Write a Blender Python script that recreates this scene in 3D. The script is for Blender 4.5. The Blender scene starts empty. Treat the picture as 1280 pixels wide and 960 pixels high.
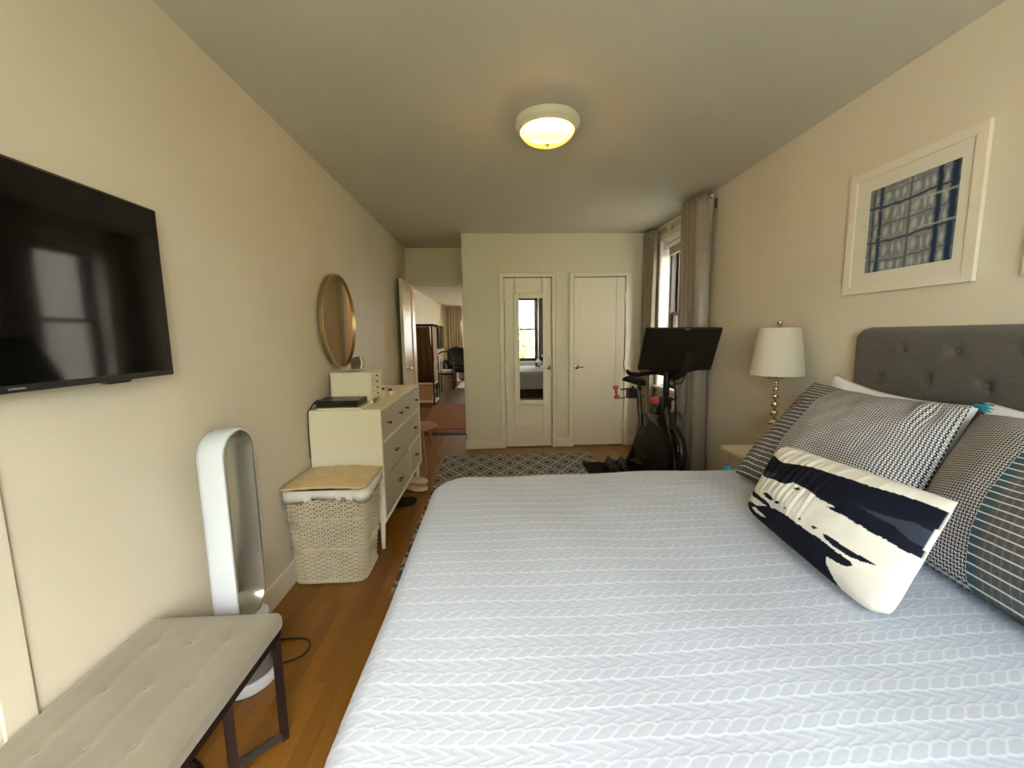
import bpy, bmesh, math, random
import numpy as np
from mathutils import Vector, Matrix, noise
random.seed(7)
PI = math.pi
SC = bpy.context.scene
COL = SC.collection
XL, XR, YF, YB, ZC = -1.144, 1.84, 4.722, -1.00, 2.507

# ------------------------------------------------------------------ camera
cam_d = bpy.data.cameras.new('camera'); cam = bpy.data.objects.new('camera', cam_d); COL.objects.link(cam)
F = 500.0
def _n(v): return Vector(v).normalized()
Yc = _n((617-640, 480-420, -F)); up = Vector((-60, 4130, 500)).normalized()
Zc = (up - up.dot(Yc)*Yc).normalized(); Xc = Yc.cross(Zc)
R = Matrix((Xc, Yc, Zc))                      # rows = world axes in camera space -> camera to world
cam.matrix_world = Matrix.Translation((0, 0, 1.35)) @ R.to_4x4()
cam_d.sensor_fit = 'HORIZONTAL'; cam_d.sensor_width = 36; cam_d.lens = 36*F/1280; cam_d.clip_start = 0.02
SC.camera = cam

# ------------------------------------------------------------------ world, light, exposure
SC.view_settings.view_transform = 'Standard'; SC.view_settings.look = 'None'
SC.view_settings.exposure = -0.03; SC.view_settings.gamma = 1; SC.view_settings.use_curve_mapping = False
w = bpy.data.worlds.new('sky'); SC.world = w; w.use_nodes = True
wn = w.node_tree.nodes; wl = w.node_tree.links; wn.clear()
sky = wn.new('ShaderNodeTexSky'); sky.sky_type = 'NISHITA'; sky.sun_disc = False
sky.sun_elevation = math.radians(48); sky.sun_rotation = math.radians(150); sky.air_density = 1.0; sky.dust_density = 4.0
mixw = wn.new('ShaderNodeMix'); mixw.data_type = 'RGBA'; mixw.inputs[0].default_value = 0.62
mixw.inputs[7].default_value = (0.30, 0.31, 0.31, 1)
hs = wn.new('ShaderNodeVectorMath'); hs.operation = 'SCALE'; hs.inputs['Scale'].default_value = 0.12
bg = wn.new('ShaderNodeBackground'); bg.inputs[1].default_value = 46.0
ow = wn.new('ShaderNodeOutputWorld')
wl.new(sky.outputs[0], hs.inputs[0]); wl.new(hs.outputs[0], mixw.inputs[6]); wl.new(mixw.outputs[2], bg.inputs[0]); wl.new(bg.outputs[0], ow.inputs[0])
sun_d = bpy.data.lights.new('sun', 'SUN'); sun_d.energy = 95; sun_d.angle = math.radians(.8); sun_d.color = (1, .95, .86)
sun = bpy.data.objects.new('sun', sun_d); COL.objects.link(sun); sun.rotation_euler = Vector((.30, -.72, -.62)).to_track_quat('-Z', 'Y').to_euler()
def portal(name, loc, rot, sx, sy):
    l = bpy.data.lights.new(name, 'AREA'); l.shape = 'RECTANGLE'; l.size = sx; l.size_y = sy; l.cycles.is_portal = True
    o = bpy.data.objects.new(name, l); COL.objects.link(o); o.location = loc; o.rotation_euler = rot
W1 = (-0.72, 1.16, 0.68, 2.34)         # window behind the camera (x0,x1,z0,z1)
W2 = (3.52, 4.40, 0.78, 2.34)          # window in the right wall (y0,y1,z0,z1)
portal('window_portal', ((W1[0]+W1[1])/2, YB-0.16, (W1[2]+W1[3])/2), (-PI/2, 0, 0), W1[1]-W1[0], W1[3]-W1[2])
portal('window_portal', (XR+0.19, (W2[0]+W2[1])/2, (W2[2]+W2[3])/2), (0, PI/2, 0), W2[3]-W2[2], W2[1]-W2[0])
def lamp(name, loc, e, col, r=0.03):
    l = bpy.data.lights.new(name, 'POINT'); l.energy = e; l.color = col; l.shadow_soft_size = r
    o = bpy.data.objects.new(name, l); COL.objects.link(o); o.location = loc; return o

# ------------------------------------------------------------------ helpers
def tag(o, label=None, cat=None, group=None, kind=None):
    for k, v in (('label', label), ('category', cat), ('group', group), ('kind', kind)):
        if v: o[k] = v
    return o
def wloc(o):
    v = Vector((0, 0, 0))
    while o is not None: v = v + o.location; o = o.parent
    return v
def thing(name, label, cat, loc=(0, 0, 0), group=None, rz=0):
    o = bpy.data.objects.new(name, None); o.empty_display_size = 0.1; COL.objects.link(o)
    o.location = loc; o.rotation_euler = (0, 0, rz); return tag(o, label, cat, group)
class MB:
    def __init__(s): s.v = []; s.f = []; s.uv = None
    def add(s, vs, fs):
        n = len(s.v); s.v += [tuple(v) for v in vs]; s.f += [tuple(i+n for i in f) for f in fs]; return s
    def box(s, x0, x1, y0, y1, z0, z1, M=None):
        vs = [Vector((x, y, z)) for z in (z0, z1) for y in (y0, y1) for x in (x0, x1)]
        if M: vs = [M @ v for v in vs]
        return s.add(vs, [(0, 2, 3, 1), (4, 5, 7, 6), (0, 1, 5, 4), (2, 6, 7, 3), (0, 4, 6, 2), (1, 3, 7, 5)])
    def tube(s, pts, r, n=8, closed=False, caps=True, flat=1.0):
        pts = [Vector(p) for p in pts]; m = len(pts); rs = r if isinstance(r, (list, tuple)) else [r]*m
        vs = []; prev = None
        for i, p in enumerate(pts):
            a = pts[(i-1) % m] if (closed or i > 0) else p; b = pts[(i+1) % m] if (closed or i < m-1) else p
            t = (b-a).normalized()
            if prev is None: u = t.cross(Vector((0, 0, 1)) if abs(t.z) < .9 else Vector((1, 0, 0))).normalized()
            else: u = (prev - prev.dot(t)*t).normalized()
            prev = u; v = t.cross(u)
            for k in range(n): vs.append(p + rs[i]*(math.cos(2*PI*k/n)*u + flat*math.sin(2*PI*k/n)*v))
        fs = []
        for i in range(m if closed else m-1):
            for k in range(n):
                a = i*n+k; b = i*n+(k+1) % n; c = ((i+1) % m)*n+(k+1) % n; d = ((i+1) % m)*n+k
                fs.append((a, b, c, d))
        if caps and not closed: fs += [tuple(range(n-1, -1, -1)), tuple((m-1)*n+k for k in range(n))]
        return s.add(vs, fs)
    def lathe(s, prof, c=(0, 0, 0), n=32, axis='z'):
        vs = []
        for r, z in prof:
            for k in range(n):
                a = 2*PI*k/n; x, y = r*math.cos(a), r*math.sin(a)
                p = (x, y, z) if axis == 'z' else ((z, x, y) if axis == 'x' else (y, z, x))
                vs.append((p[0]+c[0], p[1]+c[1], p[2]+c[2]))
        m = len(prof)
        fs = [(i*n+k, i*n+(k+1) % n, (i+1)*n+(k+1) % n, (i+1)*n+k) for i in range(m-1) for k in range(n)]
        fs += [tuple(range(n-1, -1, -1)), tuple((m-1)*n+k for k in range(n))]
        return s.add(vs, fs)
    def prism(s, pts, d):                         # polygon (3d points) extruded by vector d
        n = len(pts); d = Vector(d); a = [Vector(p) for p in pts]; b = [p+d for p in a]
        return s.add(a+b, [tuple(range(n-1, -1, -1)), tuple(range(n, 2*n))] + [(i, (i+1) % n, n+(i+1) % n, n+i) for i in range(n)])
    def grid(s, P, closed_u=False):               # P[i][j] points
        nu, nv = len(P), len(P[0]); vs = [p for row in P for p in row]
        fs = [(i*nv+j, ((i+1) % nu)*nv+j, ((i+1) % nu)*nv+j+1, i*nv+j+1) for i in range(nu if closed_u else nu-1) for j in range(nv-1)]
        return s.add(vs, fs)
    def build(s, name, mat, parent=None, smooth=False, bevel=0, kind=None, label=None, local=False, seg=2, fixn=True):
        off = Vector((0, 0, 0)) if (local or parent is None) else wloc(parent)
        me = bpy.data.meshes.new(name); me.from_pydata([(v[0]-off.x, v[1]-off.y, v[2]-off.z) for v in s.v], [], s.f)
        if fixn:
            bm = bmesh.new(); bm.from_mesh(me); bmesh.ops.recalc_face_normals(bm, faces=bm.faces); bm.to_mesh(me); bm.free()
        me.materials.append(mat)
        if smooth:
            me.shade_smooth() if hasattr(me, 'shade_smooth') else None
        o = bpy.data.objects.new(name, me); COL.objects.link(o)
        if parent is not None: o.parent = parent
        if bevel:
            m = o.modifiers.new('bevel', 'BEVEL'); m.width = bevel; m.segments = seg; m.limit_method = 'ANGLE'; m.angle_limit = math.radians(40)
            if hasattr(me, 'shade_smooth'): me.shade_smooth(); me.set_sharp_from_angle(angle=math.radians(50)) if hasattr(me, 'set_sharp_from_angle') else None
            m.harden_normals = True
        elif smooth == 'auto' and hasattr(me, 'set_sharp_from_angle'): me.set_sharp_from_angle(angle=math.radians(40))
        if kind: o['kind'] = kind
        if label: o['label'] = label
        return o
def B(*a, **k): return MB().box(*a, **k)
def centre(o):                                     # put a lone mesh thing's origin at its base
    me = o.data; n = len(me.vertices); co = np.empty(n*3, 'f'); me.vertices.foreach_get('co', co); co = co.reshape(-1, 3)
    c = Vector(((co[:, 0].min()+co[:, 0].max())/2, (co[:, 1].min()+co[:, 1].max())/2, co[:, 2].min()))
    me.transform(Matrix.Translation(-c)); o.location = c; return o

# ------------------------------------------------------------------ materials
MATS = {}
def mat(name, col, rough=0.6, metal=0.0, var=0.0, vscale=8, bump=0.0, bscale=200, spec=0.5, coat=0.0, sheen=0.0, stretch=None):
    if name in MATS: return MATS[name]
    m = bpy.data.materials.new(name); m.use_nodes = True; nt = m.node_tree; N = nt.nodes; L = nt.links
    b = N['Principled BSDF']; b.inputs['Base Color'].default_value = (*col, 1); b.inputs['Roughness'].default_value = rough
    b.inputs['Metallic'].default_value = metal; b.inputs['Specular IOR Level'].default_value = spec
    b.inputs['Coat Weight'].default_value = coat; b.inputs['Sheen Weight'].default_value = sheen
    tc = N.new('ShaderNodeTexCoord'); mp = N.new('ShaderNodeMapping'); L.new(tc.outputs['Object'], mp.inputs[0])
    if stretch: mp.inputs['Scale'].default_value = stretch
    if var:
        nz = N.new('ShaderNodeTexNoise'); nz.inputs['Scale'].default_value = vscale; nz.inputs['Detail'].default_value = 5
        L.new(mp.outputs[0], nz.inputs['Vector'])
        mr = N.new('ShaderNodeMapRange'); mr.inputs[1].default_value = .3; mr.inputs[2].default_value = .7; mr.inputs[3].default_value = 1-var; mr.inputs[4].default_value = 1+var
        L.new(nz.outputs[0], mr.inputs[0])
        hm = N.new('ShaderNodeHueSaturation'); hm.inputs['Color'].default_value = (*col, 1); L.new(mr.outputs[0], hm.inputs['Value'])
        L.new(hm.outputs[0], b.inputs['Base Color'])
    if bump:
        n2 = N.new('ShaderNodeTexNoise'); n2.inputs['Scale'].default_value = bscale; n2.inputs['Detail'].default_value = 3
        L.new(mp.outputs[0], n2.inputs['Vector'])
        bp = N.new('ShaderNodeBump'); bp.inputs['Strength'].default_value = bump; bp.inputs['Distance'].default_value = .002
        L.new(n2.outputs[0], bp.inputs['Height']); L.new(bp.outputs[0], b.inputs['Normal'])
    MATS[name] = m; return m
def M_(nt, op, a, b=None, c=None):
    n = nt.nodes.new('ShaderNodeMath'); n.operation = op
    for i, x in enumerate((a, b, c)):
        if x is None: continue
        if isinstance(x, (int, float)): n.inputs[i].default_value = x
        else: nt.links.new(x, n.inputs[i])
    return n.outputs[0]
def MIX(nt, f, a, b):
    n = nt.nodes.new('ShaderNodeMix'); n.data_type = 'RGBA'
    for i, x in ((0, f), (6, a), (7, b)):
        if isinstance(x, (int, float)): n.inputs[i].default_value = x
        elif isinstance(x, tuple): n.inputs[i].default_value = (*x, 1)
        else: nt.links.new(x, n.inputs[i])
    return n.outputs[2]
def base(name, rough=.6):
    m = bpy.data.materials.new(name); m.use_nodes = True; b = m.node_tree.nodes['Principled BSDF']; b.inputs['Roughness'].default_value = rough
    return m, m.node_tree, b
wall_m = mat('wall_paint', (.665, .608, .475), .55, var=.03, vscale=2, bump=.25, bscale=120)
ceil_m = mat('ceiling_paint', (.64, .62, .53), .7, var=.02, vscale=2, bump=.15, bscale=90)
closet_m = mat('closet_wall_paint', (.69, .645, .50), .5, bump=.2, bscale=120)
trim_m = mat('trim_paint', (.76, .71, .58), .35, bump=.1, bscale=40)
door_m = mat('door_paint', (.76, .70, .57), .32, bump=.15, bscale=30)
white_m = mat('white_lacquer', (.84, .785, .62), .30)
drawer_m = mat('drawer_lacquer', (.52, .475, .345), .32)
reveal_m = mat('white_window_paint', (.82, .80, .72), .4)
black_m = mat('black_plastic', (.008, .008, .008), .35)
blackmat_m = mat('matte_black_steel', (.006, .0055, .005), .45, var=.2)
rubber_m = mat('black_rubber', (.010, .010, .010), .9, bump=.5, bscale=300, spec=.2)
glossblack_m = mat('gloss_black_screen', (.003, .003, .003), .06, spec=.45)
chrome_m = mat('polished_nickel', (.75, .70, .62), .12, metal=1)
bronze_m = mat('dark_bronze', (.07, .055, .04), .35, metal=1)
brass_m = mat('brushed_brass', (.42, .30, .14), .35, metal=1)
fanwhite_m = mat('white_plastic', (.66, .71, .76), .3)
fansilver_m = mat('satin_silver', (.42, .41, .36), .28, metal=.85)
fangrille_m = mat('grey_grille', (.16, .155, .14), .5, bump=1, bscale=400)
benchfab_m = mat('taupe_suede', (.20, .182, .13), .85, var=.10, vscale=5, bump=.5, bscale=350, sheen=.3)
espresso_m = mat('espresso_metal', (.016, .009, .007), .5, var=.2, spec=.25)
head_m = mat('grey_linen', (.088, .078, .060), .95, var=.25, vscale=60, bump=.8, bscale=500, sheen=.2, stretch=(1, 1, 4))
sham_m = mat('white_cotton', (.80, .81, .82), .85, bump=.3, bscale=300)
curt_m = mat('taupe_satin', (.22, .18, .13), .36, var=.06, vscale=20, sheen=.3)
curt2_m = mat('tan_curtain', (.62, .50, .36), .7)
mirror_m = mat('mirror_silver', (.92, .92, .90), .01, metal=1)
red_m = mat('red_rubber', (.62, .05, .07), .45)
pink_m = mat('coral_rubber', (.62, .09, .11), .5)
grey_m = mat('grey_plastic', (.10, .10, .085), .4)
teal_m = mat('teal_yarn', (.01, .25, .33), .8, bump=1, bscale=300)
wick_m = mat('white_washed_wicker', (.56, .50, .36), .7, var=.10, vscale=12)
straw_m = mat('straw', (.56, .43, .23), .75, var=.10, vscale=25)
liner_m = mat('white_liner_cloth', (.62, .60, .54), .9)
fleece_m = mat('cream_fleece', (.56, .43, .24), 1.0, bump=1, bscale=120)
sole_m = mat('brown_sole', (.10, .04, .02), .6)
stool_m = mat('walnut_stool', (.26, .11, .055), .4, var=.15, vscale=15, stretch=(1, 1, .2))
stoolseat_m = mat('mauve_seat', (.36, .21, .17), .35)
brownbag_m = mat('brown_canvas', (.06, .042, .018), .9, var=.15)
lrug_m = mat('rust_wool', (.19, .10, .04), .95, var=.12, vscale=12, bump=.6)
lrugb_m = mat('dark_red_wool', (.20, .06, .035), .95)
wrug_m = mat('ivory_wool', (.75, .73, .68), .95)
leather_m = mat('black_leather', (.012, .014, .018), .25)
green_m = mat('green_ball_rubber', (.15, .30, .18), .5)
leaf_m = mat('leaf_green', (.11, .19, .02), .6, var=.4, vscale=3)
bark_m = mat('bark', (.10, .07, .045), .9)
bldg_m = mat('pale_stucco', (.40, .37, .32), .9, var=.15, vscale=1.2)
dark_glass_m = mat('dark_pane', (.04, .05, .06), .1)
brownframe_m = mat('brown_window_metal', (.06, .045, .035), .4)
shade_m, nt, b = base('lamp_shade_linen', .8); b.inputs['Base Color'].default_value = (.80, .76, .62, 1)
tr = nt.nodes.new('ShaderNodeBsdfTranslucent'); tr.inputs[0].default_value = (.8, .74, .6, 1); mx = nt.nodes.new('ShaderNodeMixShader'); mx.inputs[0].default_value = .3
nt.links.new(b.outputs[0], mx.inputs[1]); nt.links.new(tr.outputs[0], mx.inputs[2]); nt.links.new(mx.outputs[0], nt.nodes['Material Output'].inputs[0])
# frosted amber bowl
bowl_m, nt, b = base('frosted_bowl', .3); b.inputs['Base Color'].default_value = (.18, .13, .06, 1)
tr = nt.nodes.new('ShaderNodeBsdfTranslucent'); tr.inputs[0].default_value = (.09, .048, .011, 1)
tp = nt.nodes.new('ShaderNodeBsdfTransparent'); tp.inputs[0].default_value = (1, .78, .45, 1)
m1 = nt.nodes.new('ShaderNodeMixShader'); m1.inputs[0].default_value = .72; m2 = nt.nodes.new('ShaderNodeMixShader'); m2.inputs[0].default_value = .22
nt.links.new(b.outputs[0], m1.inputs[1]); nt.links.new(tr.outputs[0], m1.inputs[2]); nt.links.new(m1.outputs[0], m2.inputs[1]); nt.links.new(tp.outputs[0], m2.inputs[2])
nt.links.new(m2.outputs[0], nt.nodes['Material Output'].inputs[0])
# window glass: clear, with a Fresnel reflection
glass_m, nt, b = base('window_glass'); gl = nt.nodes.new('ShaderNodeBsdfGlossy'); gl.inputs['Roughness'].default_value = 0
tp = nt.nodes.new('ShaderNodeBsdfTransparent'); tp.inputs[0].default_value = (.95, .97, .96, 1); fr = nt.nodes.new('ShaderNodeFresnel'); fr.inputs[0].default_value = 1.45
mx = nt.nodes.new('ShaderNodeMixShader'); gm_ = nt.nodes.new('ShaderNodeNewGeometry'); nt.links.new(M_(nt, 'MULTIPLY', fr.outputs[0], M_(nt, 'SUBTRACT', 1.0, gm_.outputs['Backfacing'])), mx.inputs[0]); nt.links.new(tp.outputs[0], mx.inputs[1]); nt.links.new(gl.outputs[0], mx.inputs[2])
nt.links.new(mx.outputs[0], nt.nodes['Material Output'].inputs[0])
# oak planks, colour varies per plank
def plank_mat(name, c1, c2):
    m, nt, b = base(name, .3); N = nt.nodes; L = nt.links
    oi = N.new('ShaderNodeObjectInfo'); tc = N.new('ShaderNodeTexCoord'); mp = N.new('ShaderNodeMapping'); mp.inputs['Scale'].default_value = (22, 1.3, 1)
    ad = N.new('ShaderNodeVectorMath'); ad.operation = 'ADD'; L.new(tc.outputs['Object'], ad.inputs[0])
    cb = N.new('ShaderNodeCombineXYZ'); L.new(M_(nt, 'MULTIPLY', oi.outputs['Random'], 37.0), cb.inputs[1]); L.new(cb.outputs[0], ad.inputs[1]); L.new(ad.outputs[0], mp.inputs[0])
    nz = N.new('ShaderNodeTexNoise'); nz.inputs['Scale'].default_value = 3; nz.inputs['Detail'].default_value = 6; nz.inputs['Distortion'].default_value = .6; L.new(mp.outputs[0], nz.inputs['Vector'])
    f = M_(nt, 'ADD', M_(nt, 'MULTIPLY', oi.outputs['Random'], .65), M_(nt, 'MULTIPLY', nz.outputs[0], .35))
    L.new(MIX(nt, f, c1, c2), b.inputs['Base Color']); b.inputs['Coat Weight'].default_value = .12; b.inputs['Coat Roughness'].default_value = .15
    L.new(M_(nt, 'MULTIPLY_ADD', nz.outputs[0], .2, .25), b.inputs['Roughness']); return m
oak_m = plank_mat('varnished_oak', (.135, .052, .005), (.245, .105, .010))
oak2_m = plank_mat('varnished_oak_living', (.09, .045, .018), (.17, .09, .04))
# trellis rug
rug_m, nt, b = base('trellis_rug', .95); N = nt.nodes; L = nt.links
tc = N.new('ShaderNodeTexCoord'); sp = N.new('ShaderNodeSeparateXYZ'); L.new(tc.outputs['Object'], sp.inputs[0])
X = M_(nt, 'DIVIDE', sp.outputs[0], .20); Y = M_(nt, 'DIVIDE', sp.outputs[1], .30)
fa = M_(nt, 'FRACT', M_(nt, 'ADD', M_(nt, 'ADD', X, Y), 50.0)); fb = M_(nt, 'FRACT', M_(nt, 'ADD', M_(nt, 'SUBTRACT', X, Y), 50.0))
da = M_(nt, 'ABSOLUTE', M_(nt, 'SUBTRACT', fa, .5)); db = M_(nt, 'ABSOLUTE', M_(nt, 'SUBTRACT', fb, .5))
l1 = M_(nt, 'GREATER_THAN', M_(nt, 'MAXIMUM', da, db), .40)
md = M_(nt, 'MAXIMUM', da, db); l2 = M_(nt, 'LESS_THAN', M_(nt, 'ABSOLUTE', M_(nt, 'SUBTRACT', md, .245)), .05)
notch = M_(nt, 'GREATER_THAN', M_(nt, 'ABSOLUTE', M_(nt, 'SUBTRACT', da, db)), .05)
pat = M_(nt, 'MAXIMUM', l1, l2)
nz = N.new('ShaderNodeTexNoise'); nz.inputs['Scale'].default_value = 160; L.new(tc.outputs['Object'], nz.inputs['Vector'])
dk = MIX(nt, nz.outputs[0], (.035, .034, .030), (.085, .08, .072)); lt = MIX(nt, nz.outputs[0], (.27, .265, .235), (.40, .39, .34))
L.new(MIX(nt, pat, dk, lt), b.inputs['Base Color'])
bp = N.new('ShaderNodeBump'); bp.inputs['Distance'].default_value = .003; L.new(nz.outputs[0], bp.inputs['Height']); L.new(bp.outputs[0], b.inputs['Normal'])
# woven + striped cushion cover; u boundary and which side carries the stripes
def cover_mat(name, ub, stripes_low):
    m, nt, b = base(name, .85); N = nt.nodes; L = nt.links
    uv = N.new('ShaderNodeUVMap'); uv.uv_map = 'uv'; sp = N.new('ShaderNodeSeparateXYZ'); L.new(uv.outputs[0], sp.inputs[0]); u, v = sp.outputs[0], sp.outputs[1]
    K = 72.0
    a = M_(nt, 'MULTIPLY', u, K); c = M_(nt, 'MULTIPLY', v, K*.86)
    ia = M_(nt, 'FLOOR', a); ic = M_(nt, 'FLOOR', c); par = M_(nt, 'MODULO', M_(nt, 'ADD', ia, ic), 2.0)
    fa = M_(nt, 'ABSOLUTE', M_(nt, 'SUBTRACT', M_(nt, 'FRACT', a), .5)); fc = M_(nt, 'ABSOLUTE', M_(nt, 'SUBTRACT', M_(nt, 'FRACT', c), .5))
    dash_h = M_(nt, 'LESS_THAN', fc, .24); dash_v = M_(nt, 'LESS_THAN', fa, .24)
    wv = M_(nt, 'ADD', M_(nt, 'MULTIPLY', par, dash_h), M_(nt, 'MULTIPLY', M_(nt, 'SUBTRACT', 1.0, par), dash_v))
    wcol = MIX(nt, wv, (.006, .008, .016), (.62, .62, .60))
    nz = N.new('ShaderNodeTexNoise'); nz.inputs['Scale'].default_value = 90; L.new(uv.outputs[0], nz.inputs['Vector'])
    sl = M_(nt, 'LESS_THAN', M_(nt, 'ABSOLUTE', M_(nt, 'SUBTRACT', M_(nt, 'FRACT', M_(nt, 'MULTIPLY', v, 27.0)), .5)), .085)
    cols = M_(nt, 'LESS_THAN', M_(nt, 'ABSOLUTE', M_(nt, 'SUBTRACT', M_(nt, 'FRACT', M_(nt, 'MULTIPLY', u, 34.0)), .5)), .14)
    gb = MIX(nt, nz.outputs[0], (.04, .043, .045), (.12, .12, .12)); gb = MIX(nt, M_(nt, 'MULTIPLY', cols, M_(nt, 'MULTIPLY', nz.outputs[0], .5)), gb, (.26, .26, .25))
    if stripes_low: d = M_(nt, 'SUBTRACT', ub, u)
    else: d = M_(nt, 'SUBTRACT', u, ub)
    teal = M_(nt, 'LESS_THAN', d, .035 if not stripes_low else .012)
    gb = MIX(nt, M_(nt, 'MULTIPLY', teal, .8), gb, (.015, .075, .10)); scol = MIX(nt, sl, gb, (.66, .65, .60))
    L.new(MIX(nt, M_(nt, 'GREATER_THAN', d, 0.0), wcol, scol), b.inputs['Base Color'])
    bp = N.new('ShaderNodeBump'); bp.inputs['Distance'].default_value = .0015; bp.inputs['Strength'].default_value = .5; L.new(wv, bp.inputs['Height']); L.new(bp.outputs[0], b.inputs['Normal'])
    return m
cover1_m = cover_mat('cover_far', .29, True); cover2_m = cover_mat('cover_near', .34, False)
def attr_mat(name, rough=.7):
    m, nt, b = base(name, rough); a = nt.nodes.new('ShaderNodeAttribute'); a.attribute_name = 'print'; nt.links.new(a.outputs['Color'], b.inputs['Base Color']); b.inputs['Specular IOR Level'].default_value = .15; return m
quilt_m = attr_mat('white_matelasse', .85); brush_m = attr_mat('brush_print_cotton', .8); art_m = attr_mat('indigo_dye_paper', .5)
def set_print(o, cols):
    at = o.data.color_attributes.new('print', 'FLOAT_COLOR', 'POINT'); a = np.ones((len(cols), 4), 'f'); a[:, :3] = cols; at.data.foreach_set('color', a.ravel())

# ------------------------------------------------------------------ structure: bedroom shell
def wall_with_hole(name, axis, p0, p1, a0, a1, z0, z1, holes, m):
    mb = MB()
    def bx(u0, u1, w0, w1):
        if u1-u0 < 1e-4 or w1-w0 < 1e-4: return
        if axis == 'x': mb.box(p0, p1, u0, u1, w0, w1)
        else: mb.box(u0, u1, p0, p1, w0, w1)
    c = a0
    for (h0, h1, g0, g1) in sorted(holes):
        bx(c, h0, z0, z1); bx(h0, h1, z0, g0); bx(h0, h1, g1, z1); c = h1
    bx(c, a1, z0, z1)
    return mb.build(name, m, kind='structure')
LY1, LX0, LX1 = 15.45, -1.9, 2.3
B(XL-.15, XL, YB, 5.46, 0, ZC).build('wall_left', wall_m, kind='structure')
wall_with_hole('wall_right', 'x', XR, XR+.22, YB, YF+.9, 0, ZC, [W2], wall_m)
wall_with_hole('wall_back', 'y', YB-.2, YB, XL-.15, XR+.22, 0, ZC, [W1], wall_m)
wall_with_hole('wall_far', 'y', YF, YF+.12, -.345, XR, 0, ZC, [(.125, .69, 0, 2.02), (.945, 1.56, 0, 2.02)], closet_m)
B(-.345, -.245, YF+.12, 5.46, 0, ZC).build('wall_alcove', closet_m, kind='structure')
B(-.245, XR, YF+.32, YF+.36, 0, ZC).build('wall_closet', closet_m, kind='structure')
wall_with_hole('wall_header', 'y', 5.46, 5.58, LX0, 1.3, 0, ZC, [(-1.075, -.40, 0, 2.035)], wall_m)
B(XL-.15, XR+.22, YB-.2, 5.46, ZC, ZC+.1).build('ceiling', ceil_m, kind='structure')
fl = B(XL-.15, XR+.22, YB-.2, 5.52, -.12, -.012).build('floor', mat('subfloor_dark', (.05, .022, .008), .8), kind='structure')
PW = .0575; nplank = 0; proto = {}
x = XL; stuff = MB(); cols = int(math.ceil((XR-XL)/PW))
for c in range(cols):
    y = YB - random.uniform(0, .9); x0 = XL+c*PW; x1 = min(x0+PW-.0008, XR)
    while y < 5.5:
        ln = random.choice((1.1, 1.5, 1.9)); y0, y1 = max(y, YB), min(y+ln-.001, 5.5); y += ln
        if y1-y0 < .02: continue
        if x0 > -.35 and y0 > YF+.1: continue
        if nplank < 290:
            key = (round(x1-x0, 4), round(y1-y0, 3)); dz = random.uniform(0, .0006)
            if key not in proto:
                o = B(0, key[0], 0, key[1], -.012, 0).build('plank', oak_m, None); proto[key] = o.data
            else:
                o = bpy.data.objects.new('plank', proto[key]); COL.objects.link(o)
            o.parent = fl; o.location = (x0, y0, dz-.0006); nplank += 1
        else: stuff.box(x0, x1, y0, y1, -.012, 0)
if stuff.v: stuff.build('plank_rest', oak_m, fl, kind='stuff')
# living room beyond
B(LX0-.1, LX0, 5.58, LY1, 0, ZC).build('wall_living_left', mat('living_paint', (.74, .66, .50), .6), kind='structure')
living_m = MATS['living_paint']
wall_with_hole('wall_living_right', 'x', LX1, LX1+.15, 5.58, LY1, 0, ZC, [(9.2, 10.6, .7, 2.3), (11.6, 13.6, .7, 2.3)], living_m)
wall_with_hole('wall_living_far', 'y', LY1, LY1+.15, LX0-.1, LX1+.15, 0, ZC, [(-1.5, 1.5, .7, 2.3)], living_m)
B(.10, .20, 5.58, 8.3, 0, ZC).build('wall_hall', living_m, kind='structure')
B(LX0-.1, LX1+.15, 5.46, LY1+.15, ZC, ZC+.1).build('ceiling_living', mat('living_ceiling', (.74, .68, .54), .7), kind='structure')
fl2 = B(LX0-.1, LX1+.15, 5.52, LY1+.15, -.12, -.006).build('floor_living', mat('subfloor_dark', (0, 0, 0)), kind='structure')
st = MB()
for c in range(int((LX1-LX0)/.08)):
    y = 5.52-random.uniform(0, 1)
    while y < LY1:
        ln = random.uniform(1.2, 2.2); a, b_ = max(y, 5.52), min(y+ln-.002, LY1); y += ln
        if b_ > a: st.box(LX0+c*.08, LX0+c*.08+.0785, a, b_, -.006, random.uniform(-.0006, 0))
st.build('plank_strips', oak2_m, fl2, kind='stuff')
B(-1.075, -.40, 5.44, 5.60, -.005, .012).build('trim_1', espresso_m, bevel=.003, kind='structure')
portal('window_portal', (LX1+.14, 9.9, 1.5), (0, PI/2, 0), 1.6, 1.4); portal('window_portal', (LX1+.14, 12.6, 1.5), (0, PI/2, 0), 1.6, 2.0)
portal('window_portal', (0, LY1+.14, 1.5), (PI/2, 0, 0), 3.0, 1.6)
# baseboards
def baseboard(name, pts, h=.125, t=.016, m=trim_m):            # pts: (x0,x1,y0,y1) boxes in plan
    mb = MB()
    for (x0, x1, y0, y1) in pts: mb.box(x0, x1, y0, y1, 0, h)
    return mb.build(name, m, bevel=.004, kind='structure')
baseboard('baseboard_left', [(XL, XL+.016, 1.0, 4.80)]); baseboard('baseboard_right', [(XR-.016, XR, YB, YF)]); baseboard('baseboard_back', [(XL, XR, YB, YB+.016)])
baseboard('baseboard_far', [(-.36, .085, YF-.018, YF), (.728, .902, YF-.018, YF), (1.605, XR, YF-.018, YF), (-.363, -.345, YF-.018, 5.44)], h=.105)
B(.765, .865, YF-.024, YF-.018, .02, .085).build('trim_2', trim_m, bevel=.002, kind='structure')
mb = B(XL, XL+.009, .865, .935, 0, 2.1); mb.box(XL, XL+.009, -.1, -.03, 0, 2.1); mb.box(XL, XL+.009, -.1, .935, 2.1, 2.17)
mb.build('trim_3', wall_m, bevel=.005, kind='structure')
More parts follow.
